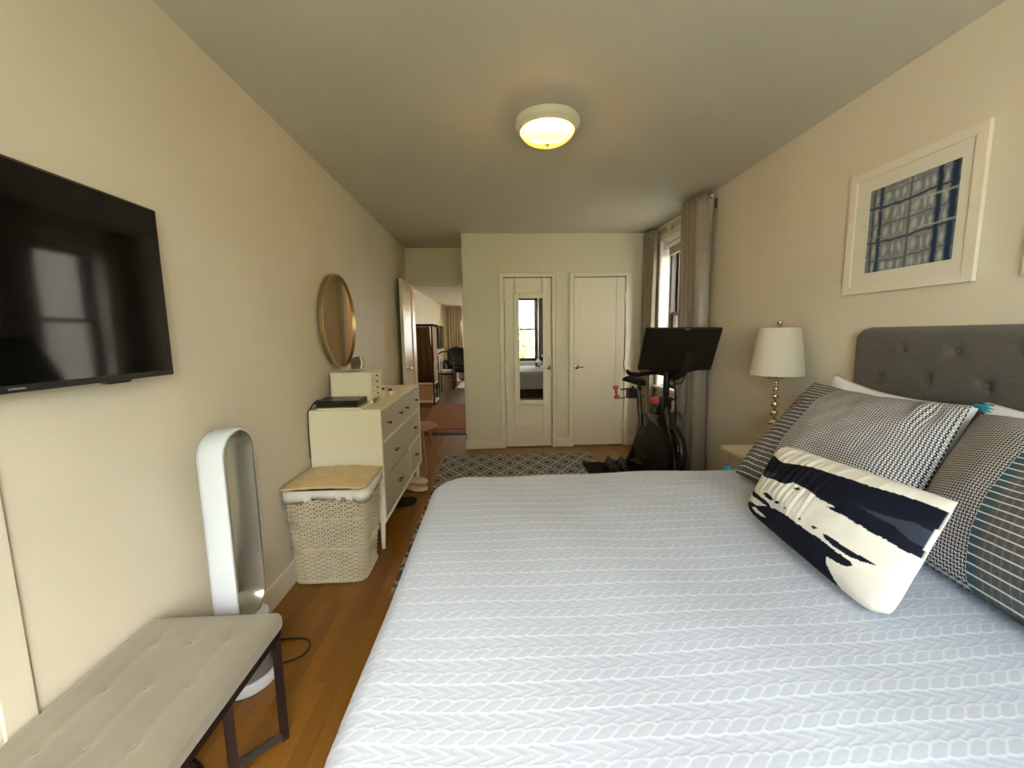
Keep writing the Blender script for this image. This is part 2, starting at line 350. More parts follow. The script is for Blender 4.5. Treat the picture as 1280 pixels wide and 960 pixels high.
B(XL, XL+.004, -.03, .865, .01, 2.1).build('door_4', wall_m, kind='structure')

# ------------------------------------------------------------------ windows
def window(name, axis, r, a0, a1, z0, z1, out, m, inward):
    """axis 'y': wall normal along y at plane coordinate r; opening a0..a1 along the wall"""
    def bx(mb, u0, u1, d0, d1, w0, w1):
        lo, hi = sorted((r+out*d0, r+out*d1))
        if axis == 'x': mb.box(lo, hi, u0, u1, w0, w1)
        else: mb.box(u0, u1, lo, hi, w0, w1)
    root = MB(); t = .045
    bx(root, a0, a0+t, .10, .20, z0, z1); bx(root, a1-t, a1, .10, .20, z0, z1); bx(root, a0, a1, .10, .20, z1-t, z1); bx(root, a0, a1, .10, .20, z0, z0+t)
    o = root.build(name, m, bevel=.003, kind='structure')
    zm = (z0+z1)/2
    for (b0, b1, d) in ((z0+t, zm+.02, .115), (zm-.02, z1-t, .155)):
        s = MB(); f = .04
        bx(s, a0+t, a0+t+f, d, d+.03, b0, b1); bx(s, a1-t-f, a1-t, d, d+.03, b0, b1); bx(s, a0+t+f, a1-t-f, d, d+.03, b0, b0+f); bx(s, a0+t+f, a1-t-f, d, d+.03, b1-f, b1)
        so = s.build('window_sash', m, o, bevel=.002)
        g = MB(); bx(g, a0+t+f, a1-t-f, d+.012, d+.018, b0+f, b1-f); g.build('pane', glass_m, so)
    return o
w1 = window('window_1', 'y', YB, *W1, -1, brownframe_m, 1)
B(W1[0]-.06, W1[1]+.06, YB-.10, YB+.05, W1[2]-.03, W1[2]).build('window_sill', reveal_m, w1, bevel=.004)
w2 = window('window_2', 'x', XR, *W2, 1, brownframe_m, 1)
mb = MB()                                          # painted lining of the deep opening
mb.box(XR-.004, XR+.10, W2[1]-.008, W2[1]+.001, W2[2], W2[3]); mb.box(XR-.004, XR+.10, W2[0]-.001, W2[0]+.008, W2[2], W2[3]); mb.box(XR-.004, XR+.10, W2[0], W2[1], W2[3]-.008, W2[3])
mb.build('window_lining', reveal_m, w2)
mb = MB(); mb.box(XR-.016, XR, W2[1], W2[1]+.06, W2[2]-.05, W2[3]+.06); mb.box(XR-.016, XR, W2[0]-.06, W2[0], W2[2]-.05, W2[3]+.06); mb.box(XR-.016, XR, W2[0], W2[1], W2[3], W2[3]+.06)
mb.build('window_casing', trim_m, w2, bevel=.004)
B(XR-.05, XR+.1, W2[0]-.05, W2[1]+.05, W2[2]-.03, W2[2]).build('window_sill', reveal_m, w2, bevel=.004)
rb = thing('roller_blind', 'white roller blind rolled up at the top of the side window', 'blind', (XR+.05, 3.96, 2.25))
MB().lathe([(.0, -.42), (.028, -.42), (.028, .40), (0, .40)], (XR+.05, 3.97, 2.285), 20, 'y').build('roller', reveal_m, rb, smooth='auto')
B(XR+.066, XR+.072, 3.56, 4.36, 2.19, 2.28).build('blind_cloth', mat('blind_cloth', (.42, .38, .30), .8), rb)
B(XR+.060, XR+.078, 3.56, 4.36, 2.175, 2.19).build('bottom_bar', reveal_m, rb, bevel=.002)
for yy in (3.535, 4.382): B(XR+.02, XR+.08, yy-.006, yy+.006, 2.25, 2.32).build('bracket', reveal_m, rb)
for nm, ax, r, a in (('added_window_3', 'x', LX1, (9.2, 10.6, .7, 2.3)), ('added_window_4', 'x', LX1, (11.6, 13.6, .7, 2.3))): window(nm, ax, r, *a, 1, reveal_m, 1)  # unseen side windows, added to let daylight into the living room
window('window_5', 'y', LY1, -1.5, 1.5, .7, 2.3, 1, reveal_m, 1)

# ------------------------------------------------------------------ doors
def lever(parent, x, y, z, dx, L=.075, sy=-1):
    mb = MB().lathe([(0, 0), (.027, 0), (.027, sy*.006), (.012, sy*.010), (.010, sy*.045), (0, sy*.045)], (x, y, z), 20, 'y')
    mb.tube([(x, y+sy*.042, z), (x+dx*.02, y+sy*.046, z), (x+dx*L, y+sy*.040, z-.004)], [.010, .009, .006], 10)
    mb.build('door_handle', chrome_m, parent, smooth='auto')
def closet_door(n, a0, a1, px0, px1, hx, hd):
    c = MB(); c.box(a0-.042, a0, YF-.014, YF, 0, 2.06); c.box(a1, a1+.042, YF-.014, YF, 0, 2.06); c.box(a0, a1, YF-.014, YF, 2.02, 2.06)
    c.box(a0-.052, a0-.042, YF-.020, YF, 0, 2.07); c.box(a1+.042, a1+.052, YF-.020, YF, 0, 2.07); c.box(a0-.042, a1+.042, YF-.020, YF, 2.06, 2.07)
    c.build('trim_%d' % (n+3), trim_m, bevel=.003, kind='structure')
    g = .006; y0 = YF+.004; d = MB()
    d.box(a0+g, px0, y0, y0+.04, .012, 2.012); d.box(px1, a1-g, y0, y0+.04, .012, 2.012); d.box(px0, px1, y0, y0+.04, .012, .25); d.box(px0, px1, y0, y0+.04, 1.90, 2.012)
    o = d.build('door_%d' % n, door_m, bevel=.004, kind='structure')
    B(px0-.01, px1+.01, y0+.006, y0+.03, .24, 1.91).build('door_panel', door_m, o)
    hg = MB(); hx_ = a1-.004 if n == 2 else a0+.004
    for z in (.25, 1.0, 1.78): hg.box(hx_-.010, hx_+.010, YF-.022, YF+.008, z-.045, z+.045)
    hg.build('hinge', trim_m, o)
    lever(o, hx, y0, .972, hd)
closet_door(1, .125, .69, .235, .580, .648, -1)
closet_door(2, .945, 1.56, 1.055, 1.450, .985, 1)
# open bedroom door lying back against the left wall of the alcove
dl = MB(); xa, xb = -1.088, -1.052
dl.box(xa, xb, 4.80, 4.92, .012, 2.03); dl.box(xa, xb, 5.34, 5.45, .012, 2.03); dl.box(xa, xb, 4.92, 5.34, .012, .25); dl.box(xa, xb, 4.92, 5.34, 1.92, 2.03)
do = dl.build('door_3', door_m, bevel=.004, kind='structure')
B(xa+.01, xb-.01, 4.91, 5.35, .24, 1.93).build('door_panel', door_m, do)
mb = MB()
for s, xx in ((1, xb), (-1, xa)):
    mb.lathe([(0, 0), (.027, 0), (.027, s*.006), (.011, s*.010), (.010, s*.04), (0, s*.04)] if s > 0 else [(0, 0), (.025, 0), (.025, -.005), (.011, -.008), (.009, -.020), (0, -.020)], (xx, 4.86, .975), 20, 'x')
mb.tube([(xb+.04, 4.86, .975), (xb+.045, 4.89, .975), (xb+.04, 4.96, .972)], [.010, .009, .007], 10)
mb.build('door_handle', chrome_m, do, smooth='auto')
mb = MB(); mb.box(-1.085, -1.065, 5.44, 5.60, 0, 2.045); mb.box(-.41, -.392, 5.44, 5.60, 0, 2.045); mb.box(-1.085, -.392, 5.44, 5.60, 2.03, 2.05)
mb.build('trim_6', trim_m, bevel=.003, kind='structure')

# ------------------------------------------------------------------ ceiling light
cl = thing('ceiling_light', 'lit dome ceiling light with frosted amber bowl and cream rim', 'ceiling light', (.315, 2.33, ZC))
c = (.315, 2.33, 0)
MB().lathe([(.10, ZC-.001), (.178, ZC-.001), (.180, ZC-.012), (.172, ZC-.030), (.160, ZC-.036), (.158, ZC-.048), (.148, ZC-.052), (.146, ZC-.040), (.10, ZC-.02)], c, 64).build('rim', trim_m, cl, smooth='auto')
prof = [(.147*math.cos(a), ZC-.046-.068*math.sin(a)) for a in [i*PI/2/14 for i in range(14)]]
P = [[(c[0]+r*math.cos(2*PI*k/64), c[1]+r*math.sin(2*PI*k/64), z) for (r, z) in prof+[(.004, ZC-.114)]] for k in range(64)]
MB().grid(P, True).build('bowl', bowl_m, cl, smooth=True)
MB().lathe([(0, ZC-.112), (.016, ZC-.113), (.017, ZC-.119), (.008, ZC-.123), (.008, ZC-.128), (.004, ZC-.134), (0, ZC-.135)], c, 20).build('finial', trim_m, cl, smooth='auto')
for dx in (-.05, .052): lamp('bulb_light', (c[0]+dx, c[1]-.01, ZC-.072), 19, (1, .63, .30), .022)
lamp('hall_light', (-.30, 6.6, 2.38), 24, (1, .55, .22), .08)
hl = thing('hall_ceiling_light', 'small round ceiling light in the hallway beyond the door', 'ceiling light', (-.30, 6.6, ZC))
MB().lathe([(0, ZC), (.11, ZC), (.11, ZC-.03), (.09, ZC-.04), (0, ZC-.04)], (-.30, 6.6, 0), 32).build('rim', trim_m, hl, smooth='auto')

# ------------------------------------------------------------------ bed
bed = thing('bed', 'queen bed with dark grey button-tufted linen headboard against the right wall', 'bed', (.8, 1.15, 0))
# headboard with tufting
HY0, HY1, HZ0, HZ1 = .375, 1.925, .30, 1.365
btn = []
for r in range(5):
    z = 1.267-.125*r
    for k in range(-1, 9):
        y = 1.675-.2*k + (.0 if r % 2 == 0 else .1)-(0 if r % 2 == 0 else .005)
        if HY0+.08 < y < HY1-.08: btn.append((y, z))
ys = np.linspace(HY0, HY1, 190); zs = np.linspace(HZ0, HZ1, 130)
YY, ZZ = np.meshgrid(ys, zs, indexing='ij'); D = np.zeros_like(YY)
for (y, z) in btn:
    rr = np.hypot(YY-y, ZZ-z); D += .017*np.exp(-(rr/.022)**2)+.007*np.exp(-(rr/.06)**2)
    for sy, sz in ((1, 1.25), (-1, 1.25)):          # soft diagonal creases running out of each button
        dx, dz = (YY-y), (ZZ-z); t = (dx*sy*.62+dz*.78); n_ = dx*.78-dz*.62*sy
        D += .004*np.exp(-(n_/.010)**2)*np.exp(-(t/.05)**2)
ex = np.minimum(YY-HY0, HY1-YY); ez = HZ1-ZZ
rc = .06; dx = np.clip(rc-ex, 0, None); dz = np.clip(rc-ez, 0, None)
q = np.clip(1-((np.hypot(dx, dz))/rc)**2.2, 0, 1)
xf = 1.775+.055*(1-np.sqrt(q))+D*q
Yp = YY.copy(); Zp = ZZ.copy()                     # round the corners in plan
cr = np.hypot(dx, dz); m = (cr > rc*.999) & (dx > 0) & (dz > 0)
sc = np.where(m, rc/np.maximum(cr, 1e-6), 1)
Yp = np.where(m, np.where(YY < 1.1, HY0+rc-dx*sc, HY1-rc+dx*sc), YY); Zp = np.where(m, HZ1-rc+dz*sc, ZZ)
P = [[(xf[i, j], Yp[i, j], Zp[i, j]) for j in range(len(zs))] for i in range(len(ys))]
mb = MB().grid(P); hb = mb.build('headboard', head_m, bed, smooth=True)
ol = [(HY0, HZ0), (HY1, HZ0)] + [(HY1-rc+rc*math.cos(a), HZ1-rc+rc*math.sin(a)) for a in [k*PI/16 for k in range(9)]] + [(HY0+rc-rc*math.sin(a), HZ1-rc+rc*math.cos(a)) for a in [k*PI/16 for k in range(9)]]
MB().prism([(1.828, y, z) for y, z in ol], (.01, 0, 0)).build('headboard_back', head_m, bed)
for (y, z) in btn:
    MB().lathe([(0, .010), (.011, .008), (.013, .0), (.011, -.004), (.006, -.007), (0, -.008)], (1.800, y, z), 12, 'x').build('button', head_m, bed, smooth=True)
mb = B(-.25, 1.75, .42, 1.86, .16, .34); mb.build('bed_base', head_m, bed, bevel=.01)
for xx in (-.18, 1.70):
    for yy in (.50, 1.78): B(xx-.03, xx+.03, yy-.03, yy+.03, 0, .16).build('leg', espresso_m, bed)
B(1.79, 1.83, .45, .52, 0, .31).build('leg', espresso_m, bed); B(1.79, 1.83, 1.78, 1.85, 0, .31).build('leg', espresso_m, bed)
mt = B(-.235, 1.765, .435, 1.845, .34, .61); mt.build('mattress', sham_m, bed, bevel=.03, seg=4)
# quilted coverlet
QX0, QX1, QY0, QY1, QZ = -.297, 1.772, .375, 1.93, .672
r = .055; drop = .36
def axis_pts(a, b, step, ext, n): 
    c = list(np.arange(a, b, step))
    return c
ss = np.concatenate([np.linspace(QX0-drop, QX0-.02, 50, endpoint=False), np.arange(QX0-.02, QX1, .0027), [QX1]])
tt = np.concatenate([np.linspace(QY0-drop, QY0+.02, 60, endpoint=False), np.arange(QY0+.02, QY1, .0026), np.linspace(QY1, QY1+drop, 60)])
S, T = np.meshgrid(ss, tt, indexing='ij')
RC = .20; ix0, iy0, iy1 = QX0+r, QY0+r, QY1-r      # inner outline with rounded foot corners
cxm, cy0, cy1 = ix0+RC-r, iy0+RC-r, iy1-RC+r
qx = np.minimum(S-cxm, 0); qy = np.where(T < cy0, T-cy0, np.where(T > cy1, T-cy1, 0))
dist = np.hypot(qx, qy); rad = RC-r
# straight sides where only one of qx,qy is active reduce to plain distance
d = np.maximum(dist-rad, 0); nx = np.where(dist > 1e-6, qx/np.maximum(dist, 1e-6), 0); ny = np.where(dist > 1e-6, qy/np.maximum(dist, 1e-6), 0)
clampd = np.minimum(d, drop); th = np.minimum(clampd/r, PI/2)
over = np.maximum(clampd-r*PI/2, 0)
fold = .010*np.sin(T*9+1.3*np.sin(S*5))*np.clip(over/.2, 0, 1)+.012*np.sin(S*8.0+.7)*np.clip(over/.2, 0, 1)*np.abs(ny)
rr_ = r*np.sin(th)+fold+over*.03
PX = np.where(d > 0, S-nx*d+nx*rr_, S); PY = np.where(d > 0, T-ny*d+ny*rr_, T); PZ = QZ-r*(1-np.cos(th))-over
# matelasse relief
Pp, Wc = .0600, .0330
Tw = T+.012*np.sin(S*2.6+.5)+.003*np.sin(S*7+T*3)+.012*np.sin(S*.9); Sw = S+.008*np.sin(T*5)
f = np.mod(Tw/Pp, 1); inch = f < .52; v = np.where(inch, f/.52, (f-.52)/.48)
a = np.mod(Sw/Wc-.40*np.sin(PI*(v-.5)), 1); da = np.minimum(a, 1-a)*Wc
hbd = .33+.15*np.sin(PI*a); de = np.abs(np.abs(v-.5)-hbd)*Pp*.52
rid = np.maximum(np.where(np.abs(v-.5) < hbd+.03, np.exp(-(da/.0026)**2), 0), np.exp(-(de/.0025)**2))
puff = np.sin(PI*a)**.7*np.clip(1-(np.abs(v-.5)/hbd)**4, 0, 1)
a2 = np.mod(Sw/(Wc*1.15)+1.0*np.abs(v-.5)*2, 1); d2 = np.minimum(a2, 1-a2)*Wc*.75
rid2 = np.exp(-(d2/.0022)**2)*.8; mid = np.exp(-(np.abs(v-.5)*Pp*.48/.0022)**2)*.5
hgt = np.where(inch, .0012*rid+.0012*puff, .0009*np.maximum(rid2, mid*.3)+.0004)
thr = np.where(inch, rid, .8*np.maximum(rid2, mid*.3))[..., None]
qcol = np.array((.48, .535, .63))*(1-thr)+np.array((.63, .685, .765))*thr
low = .0045*np.sin(S*5+1.0)*np.sin(T*6+.4)+.002*np.sin(S*13+T*9)
NZ = np.cos(th); NR = np.sin(th); tot = hgt+low
PX += nx*NR*tot; PY += ny*NR*tot; PZ += NZ*tot
far = np.clip((S-.2)/1.2, 0, 1); PY += np.where(T > cy1, -.02*far*np.clip(d+r, 0, .1)/.1, 0)
nu, nv = S.shape; vidx = np.arange(nu*nv).reshape(nu, nv)
keep = (np.minimum(np.minimum(d[:-1, :-1], d[1:, :-1]), np.minimum(d[:-1, 1:], d[1:, 1:])) < drop-1e-6)
quads = np.stack([vidx[:-1, :-1], vidx[1:, :-1], vidx[1:, 1:], vidx[:-1, 1:]], -1)[keep].reshape(-1, 4)
ql = Vector((.74, 1.15, .02))
me = bpy.data.meshes.new('coverlet'); co = np.stack([PX-ql.x, PY-ql.y, PZ-ql.z], -1).reshape(-1, 3).astype('f')
me.vertices.add(len(co)); me.vertices.foreach_set('co', co.ravel()); nq = len(quads)
me.loops.add(nq*4); me.loops.foreach_set('vertex_index', quads.ravel().astype('i')); me.polygons.add(nq)
me.polygons.foreach_set('loop_start', np.arange(0, nq*4, 4, dtype='i')); me.update(calc_edges=True); me.validate(); me.shade_smooth(); me.materials.append(quilt_m)
qo = bpy.data.objects.new('coverlet', me); COL.objects.link(qo); qo.location = ql; set_print(qo, qcol.reshape(-1, 3))
tag(qo, 'white quilted coverlet with braided leaf stitching spread over the bed', 'bedspread')

# ------------------------------------------------------------------ pillows
def pillow(name, A, Bc, Cc, Dc, th, m, parent=None, nu=60, nv=44, pinch=.05, wr=.004, seed=0, ex=.5, sag=0.0, pull=0.0, printf=None, back=None, crease=None):
    """A far-bottom, Bc near-bottom, Cc near-top, Dc far-top; u far->near, v bottom->top. front side faces the room"""
    A, Bc, Cc, Dc = map(Vector, (A, Bc, Cc, Dc)); Nn = ((Bc-A).cross(Dc-A)).normalized()
    if Nn.x > 0: Nn = -Nn
    vs = []; uvs = []; cols = []
    for side in (1, -1):
        for i in range(nu+1):
            for j in range(nv+1):
                u, v = i/nu, j/nv; a, b_ = 2*u-1, 2*v-1
                uu = u+ -pinch*a*(1-b_*b_)*abs(a)**2; vv = v-pinch*b_*(1-a*a)*abs(b_)**2
                if pull: k_ = abs(a)**10*abs(b_)**10*(1 if b_ < 0 else (.8 if a < 0 else .0)); uu -= pull*a*k_; vv -= pull*1.6*b_*k_
                p = A*(1-uu)*(1-vv)+Bc*uu*(1-vv)+Cc*uu*vv+Dc*(1-uu)*vv
                h = max(0, (1-a**4))**ex*max(0, (1-b_**4))**ex
                h = h*(.55+.45*(1-a*a)*(1-b_*b_))
                t = th*h*(1.0 if side > 0 else .55)
                q = noise.noise(Vector((u*5+seed, v*4, seed*3.1)))*wr*2.5+noise.noise(Vector((u*14+seed, v*9, 7+seed)))*wr
                if crease: q += crease(u, v)
                p = p+Nn*(side*t+q*min(1, h*2.5)+ (0))
                p.z -= sag*math.sin(PI*u)*v
                vs.append(p); uvs.append((u, v))
                if printf: cols.append(printf(u, v, side))
    n1 = (nu+1)*(nv+1); W_ = nv+1; fs = []
    for s0, fl_ in ((0, 0), (n1, 1)):
        for i in range(nu):
            for j in range(nv):
                q = (s0+i*W_+j, s0+(i+1)*W_+j, s0+(i+1)*W_+j+1, s0+i*W_+j+1); fs.append(q if fl_ == 0 else q[::-1])
    off = (A+Bc)/2; off = Vector((off.x, off.y, off.z)); 
    if parent is not None: off = wloc(parent)
    me = bpy.data.meshes.new(name); me.from_pydata([p-off for p in vs], [], fs)
    ul = me.uv_layers.new(name='uv')
    li = np.empty(len(me.loops), 'i'); me.loops.foreach_get('vertex_index', li); ul.data.foreach_set('uv', np.array(uvs, 'f')[li].ravel())
    me.materials.append(m); o = bpy.data.objects.new(name, me); COL.objects.link(o)
    if parent is None: o.location = off
    else: o.parent = parent
    if printf: set_print(o, np.array(cols, 'f'))
    bm = bmesh.new(); bm.from_mesh(me); bmesh.ops.remove_doubles(bm, verts=bm.verts, dist=1e-5); bmesh.ops.recalc_face_normals(bm, faces=bm.faces); bm.to_mesh(me); bm.free()
    me.shade_smooth(); return o
p = pillow('sleeping_pillow', (1.45, 1.85, .71), (1.45, 1.22, .71), (1.68, 1.29, 1.085), (1.675, 1.885, 1.140), .07, sham_m, seed=1, pinch=.03, sag=.02)
tag(p, 'white cotton pillow behind the far patterned cushion, leaning on the headboard', 'pillow', 'white pillows at the headboard')
p = pillow('sleeping_pillow', (1.45, 1.12, .71), (1.45, .45, .71), (1.68, .50, 1.07), (1.68, 1.285, 1.105), .07, sham_m, seed=5, pinch=.03, sag=.02)
tag(p, 'white cotton pillow behind the near patterned cushion, at the right frame edge', 'pillow', 'white pillows at the headboard')
def tassel(parent, at, d):
    mb = MB(); at = Vector(at); d = Vector(d).normalized()
    mb.tube([at, at+d*.008, at+d*.014], [.004, .007, .005], 8)
    for k in range(22):
        a = k*2.4; s = Vector((math.cos(a), math.sin(a), math.sin(a*1.7)))*.011*random.uniform(.3, 1)
        mb.tube([at+d*.012, at+d*.026+s*.8, at+d*.045+s*1.3+Vector((0, 0, -.003))], [.003, .0026, .0014], 5)
    return mb.build('tassel', teal_m, parent, smooth=True, label='teal yarn tassel')
g = 'woven and striped cushions'
cu = pillow('patterned_cushion', (1.135, 1.79, .69), (1.21, 1.10, .695), (1.525, 1.195, 1.105), (1.545, 1.845, 1.108), .125, cover1_m, seed=2, nu=80, nv=60, pinch=.0, wr=.006, sag=.025,
            crease=lambda u, v: -.022*math.exp(-((u-.90)/.025)**2-((v-.90)/.14)**2)+.012*math.exp(-((u-.86)/.03)**2-((v-.86)/.16)**2))
tag(cu, 'large black and white cushion striped on its left side, beside the nightstand', 'cushion', g)
tassel(cu, (1.135, 1.80, .70), (-.5, .5, .05)); tassel(cu, (1.525, 1.19, 1.108), (-.25, -1, -.02))
cu2 = pillow('patterned_cushion', (1.22, 1.11, .695), (1.11, .42, .695), (1.50, .44, 1.08), (1.59, 1.22, 1.075), .13, cover2_m, seed=3, nu=80, nv=60, pinch=.0, wr=.004)
tag(cu2, 'large black and white cushion cut by the right frame edge, striped on its right', 'cushion', g)
# lumbar pillow with brush strokes; print polygons in (u from far edge, v up)
IMG = [(975, 552), (1202, 628), (1100, 772), (925, 640)]   # seen corners: far-top, near-top, near-bottom, far-bottom
def homog(src, dst):
    Am = []; bb = []
    for (x, y), (u, v) in zip(src, dst):
        Am.append([x, y, 1, 0, 0, 0, -u*x, -u*y]); bb.append(u); Am.append([0, 0, 0, x, y, 1, -v*x, -v*y]); bb.append(v)
    h = np.linalg.solve(np.array(Am, float), np.array(bb, float)); return np.append(h, 1).reshape(3, 3)
Hm = homog(IMG, [(0, 1), (1, 1), (1, 0), (0, 0)])
def to_uv(z):                                      # crop pixels (4x, origin 920,540) -> cloth coordinates of the print
    q = Hm @ np.array((920+z[0]/4, 540+z[1]/4, 1)); return (q[0]/q[2], q[1]/q[2])
black_poly = [
 [(158, 118), (205, 130), (275, 180), (340, 190), (430, 205), (510, 232), (620, 265), (740, 305), (860, 335), (960, 365), (1040, 392), (1083, 410), (1000, 520), (920, 635), (860, 608), (800, 570), (740, 540), (680, 500), (620, 455), (560, 415), (500, 385), (450, 345), (400, 318), (350, 295), (322, 305), (290, 300), (240, 275), (190, 262), (150, 235), (100, 230), (95, 222), (130, 180)],
 [(40, 352), (62, 372), (92, 378), (130, 400), (190, 405), (250, 425), (310, 455), (360, 490), (410, 525), (470, 560), (515, 590), (560, 625), (625, 670), (632, 688), (600, 692), (550, 672), (505, 648), (490, 660), (490, 690), (495, 730), (520, 780), (560, 840), (520, 820), (460, 760), (380, 690), (300, 620), (200, 540), (120, 470), (60, 425), (10, 400)],
 [(55, 296), (80, 300), (120, 330), (170, 365), (205, 390), (228, 430), (190, 405), (150, 378), (110, 352), (80, 320)],
 [(185, 345), (210, 346), (245, 372), (248, 385), (225, 382), (195, 365)],
 [(510, 545), (560, 575), (620, 615), (690, 652), (745, 688), (690, 675), (620, 650), (560, 612), (520, 575)],
 [(535, 420), (590, 430), (650, 455), (710, 485), (760, 515), (800, 545), (740, 530), (680, 505), (620, 465), (560, 440)],
 [(355, 325), (385, 322), (400, 336), (375, 340)], [(250, 390), (280, 392), (288, 403), (262, 404)], [(452, 515), (470, 513), (488, 528), (465, 530)],
 [(312, 424), (326, 424), (324, 432), (312, 431)], [(385, 476), (400, 474), (400, 486), (386, 486)]]
white_poly = [[(88, 402), (115, 405), (165, 452), (140, 445), (105, 425)]]
grey_poly = [[(100, 205), (150, 212), (200, 232), (265, 245), (250, 262), (200, 258), (150, 240), (110, 225)],
             [(685, 412), (760, 440), (840, 462), (930, 475), (1000, 515), (950, 588), (900, 560), (840, 500), (760, 460)]]
UVP = lambda ps: [[to_uv(z) for z in p] for p in ps]
bp_, wp_, gp_ = UVP(black_poly), UVP(white_poly), UVP(grey_poly)
def inside(p, poly):
    x, y = p; c = False; n = len(poly); j = n-1
    for i in range(n):
        xi, yi = poly[i]; xj, yj = poly[j]
        if (yi > y) != (yj > y) and x < (xj-xi)*(y-yi)/(yj-yi)+xi: c = not c
        j = i
    return c
def brush(u, v, side):
    wh = (.74, .72, .64)
    if side < 0: return wh
    am = min(1, (1-u)*6); q = (u+.004*am*noise.noise(Vector((u*40, v*40, 3))), v+.006*am*noise.noise(Vector((u*50, v*50, 1))))
    if any(inside(q, p) for p in wp_): return wh
    if any(inside(q, p) for p in bp_):
        if any(inside(q, p) for p in gp_): return (.028, .036, .055)
        return (.004, .006, .014)
    return wh
def lum_crease(u, v):
    s = 0.0
    for k in range(9):
        u0 = .08+k*.055+.01*math.sin(k*5); s += .0022*math.exp(-((u-u0-.05*(v-.5))/.008)**2)*max(0, 1-abs(v-.62)*2.2)
        s -= .0022*math.exp(-((u-u0-.02-.05*(v-.5))/.008)**2)*max(0, 1-abs(v-.62)*2.2)
    for k in range(9): u0 = .06+k*.10; s += .004*math.exp(-((u-u0)/.014)**2)*max(0, (v-.8)*5)
    return s
lp = pillow('lumbar_pillow', (.920, 1.375, .700), (.868, .790, .688), (1.075, .845, .950), (1.045, 1.375, .945), .078, brush_m, nu=240, nv=150, seed=9, pinch=.0, pull=.05, wr=.003, printf=brush, crease=lum_crease)
tag(lp, 'oblong white pillow with black brush strokes lying in front of the other cushions', 'pillow')

# ------------------------------------------------------------------ nightstand and lamp
ns = thing('nightstand', 'cream nightstand between the bed and the curtain', 'nightstand', (1.65, 2.25, 0))
B(1.465, 1.822, 2.00, 2.475, .60, .622).build('tabletop', white_m, ns, bevel=.003)
mb = B(1.50, 1.82, 2.03, 2.045, .14, .60); mb.box(1.50, 1.82, 2.43, 2.445, .14, .60); mb.box(1.805, 1.82, 2.045, 2.43, .14, .60); mb.box(1.50, 1.82, 2.03, 2.445, .14, .155); mb.box(1.50, 1.82, 2.03, 2.445, .40, .41)
mb.build('body', white_m, ns)
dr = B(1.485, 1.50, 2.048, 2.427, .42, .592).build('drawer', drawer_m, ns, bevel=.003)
MB().lathe([(0, 0), (.008, 0), (.007, -.012), (.013, -.02), (.011, -.026), (0, -.027)], (1.485, 2.237, .505), 16, 'x').build('knob', bronze_m, dr, smooth='auto')
for xx in (1.52, 1.80):
    for yy in (2.05, 2.425): MB().tube([(xx, yy, 0), (xx, yy, .14)], [.011, .017], 10).build('leg', white_m, ns)
tl = thing('table_lamp', 'table lamp with cream shade and stacked nickel ball stem, unlit', 'lamp', (1.675, 2.29, .622))
c = (1.675, 2.29, 0)
MB().lathe([(0, .622), (.062, .622), (.062, .632), (.03, .640), (.012, .648), (0, .648)], c, 32).build('lamp_base', chrome_m, tl, smooth='auto')
mb = MB().tube([(c[0], c[1], .64), (c[0], c[1], 1.40)], .0055, 10)
z = .652
for rr in (.030, .029, .027, .0245, .0225, .0205, .018, .0155, .013, .011, .010):
    if z+2*rr > 1.085: break
    mb.lathe([(rr*math.sin(t), z+rr-rr*math.cos(t)) for t in [k*PI/12 for k in range(13)]], c, 20); z += 2*rr+.006
mb.build('stem', chrome_m, tl, smooth=True)
MB().lathe([(0, 1.073), (.045, 1.074), (.05, 1.077), (.045, 1.081), (0, 1.083)], c, 32).build('cap', chrome_m, tl, smooth='auto')
P = [[(c[0]+rr*math.cos(2*PI*k/64), c[1]+rr*math.sin(2*PI*k/64), zz) for rr, zz in ((.138, 1.098), (.1395, 1.096), (.141, 1.098), (.128, 1.20), (.106, 1.372), (.105, 1.374), (.104, 1.372), (.126, 1.20), (.138, 1.098))] for k in range(64)]
MB().grid(P, True).build('lamp_shade', shade_m, tl, smooth='auto')
mb = MB()
for k in range(3):
    a = k*2*PI/3; mb.tube([(c[0], c[1], 1.368), (c[0]+.104*math.cos(a), c[1]+.104*math.sin(a), 1.366)], .002, 6)
mb.build('spider', chrome_m, tl)
MB().lathe([(0, 1.372), (.008, 1.374), (.006, 1.386), (.014, 1.392), (.018, 1.404), (.014, 1.416), (0, 1.421)], c, 20).build('finial', chrome_m, tl, smooth=True)

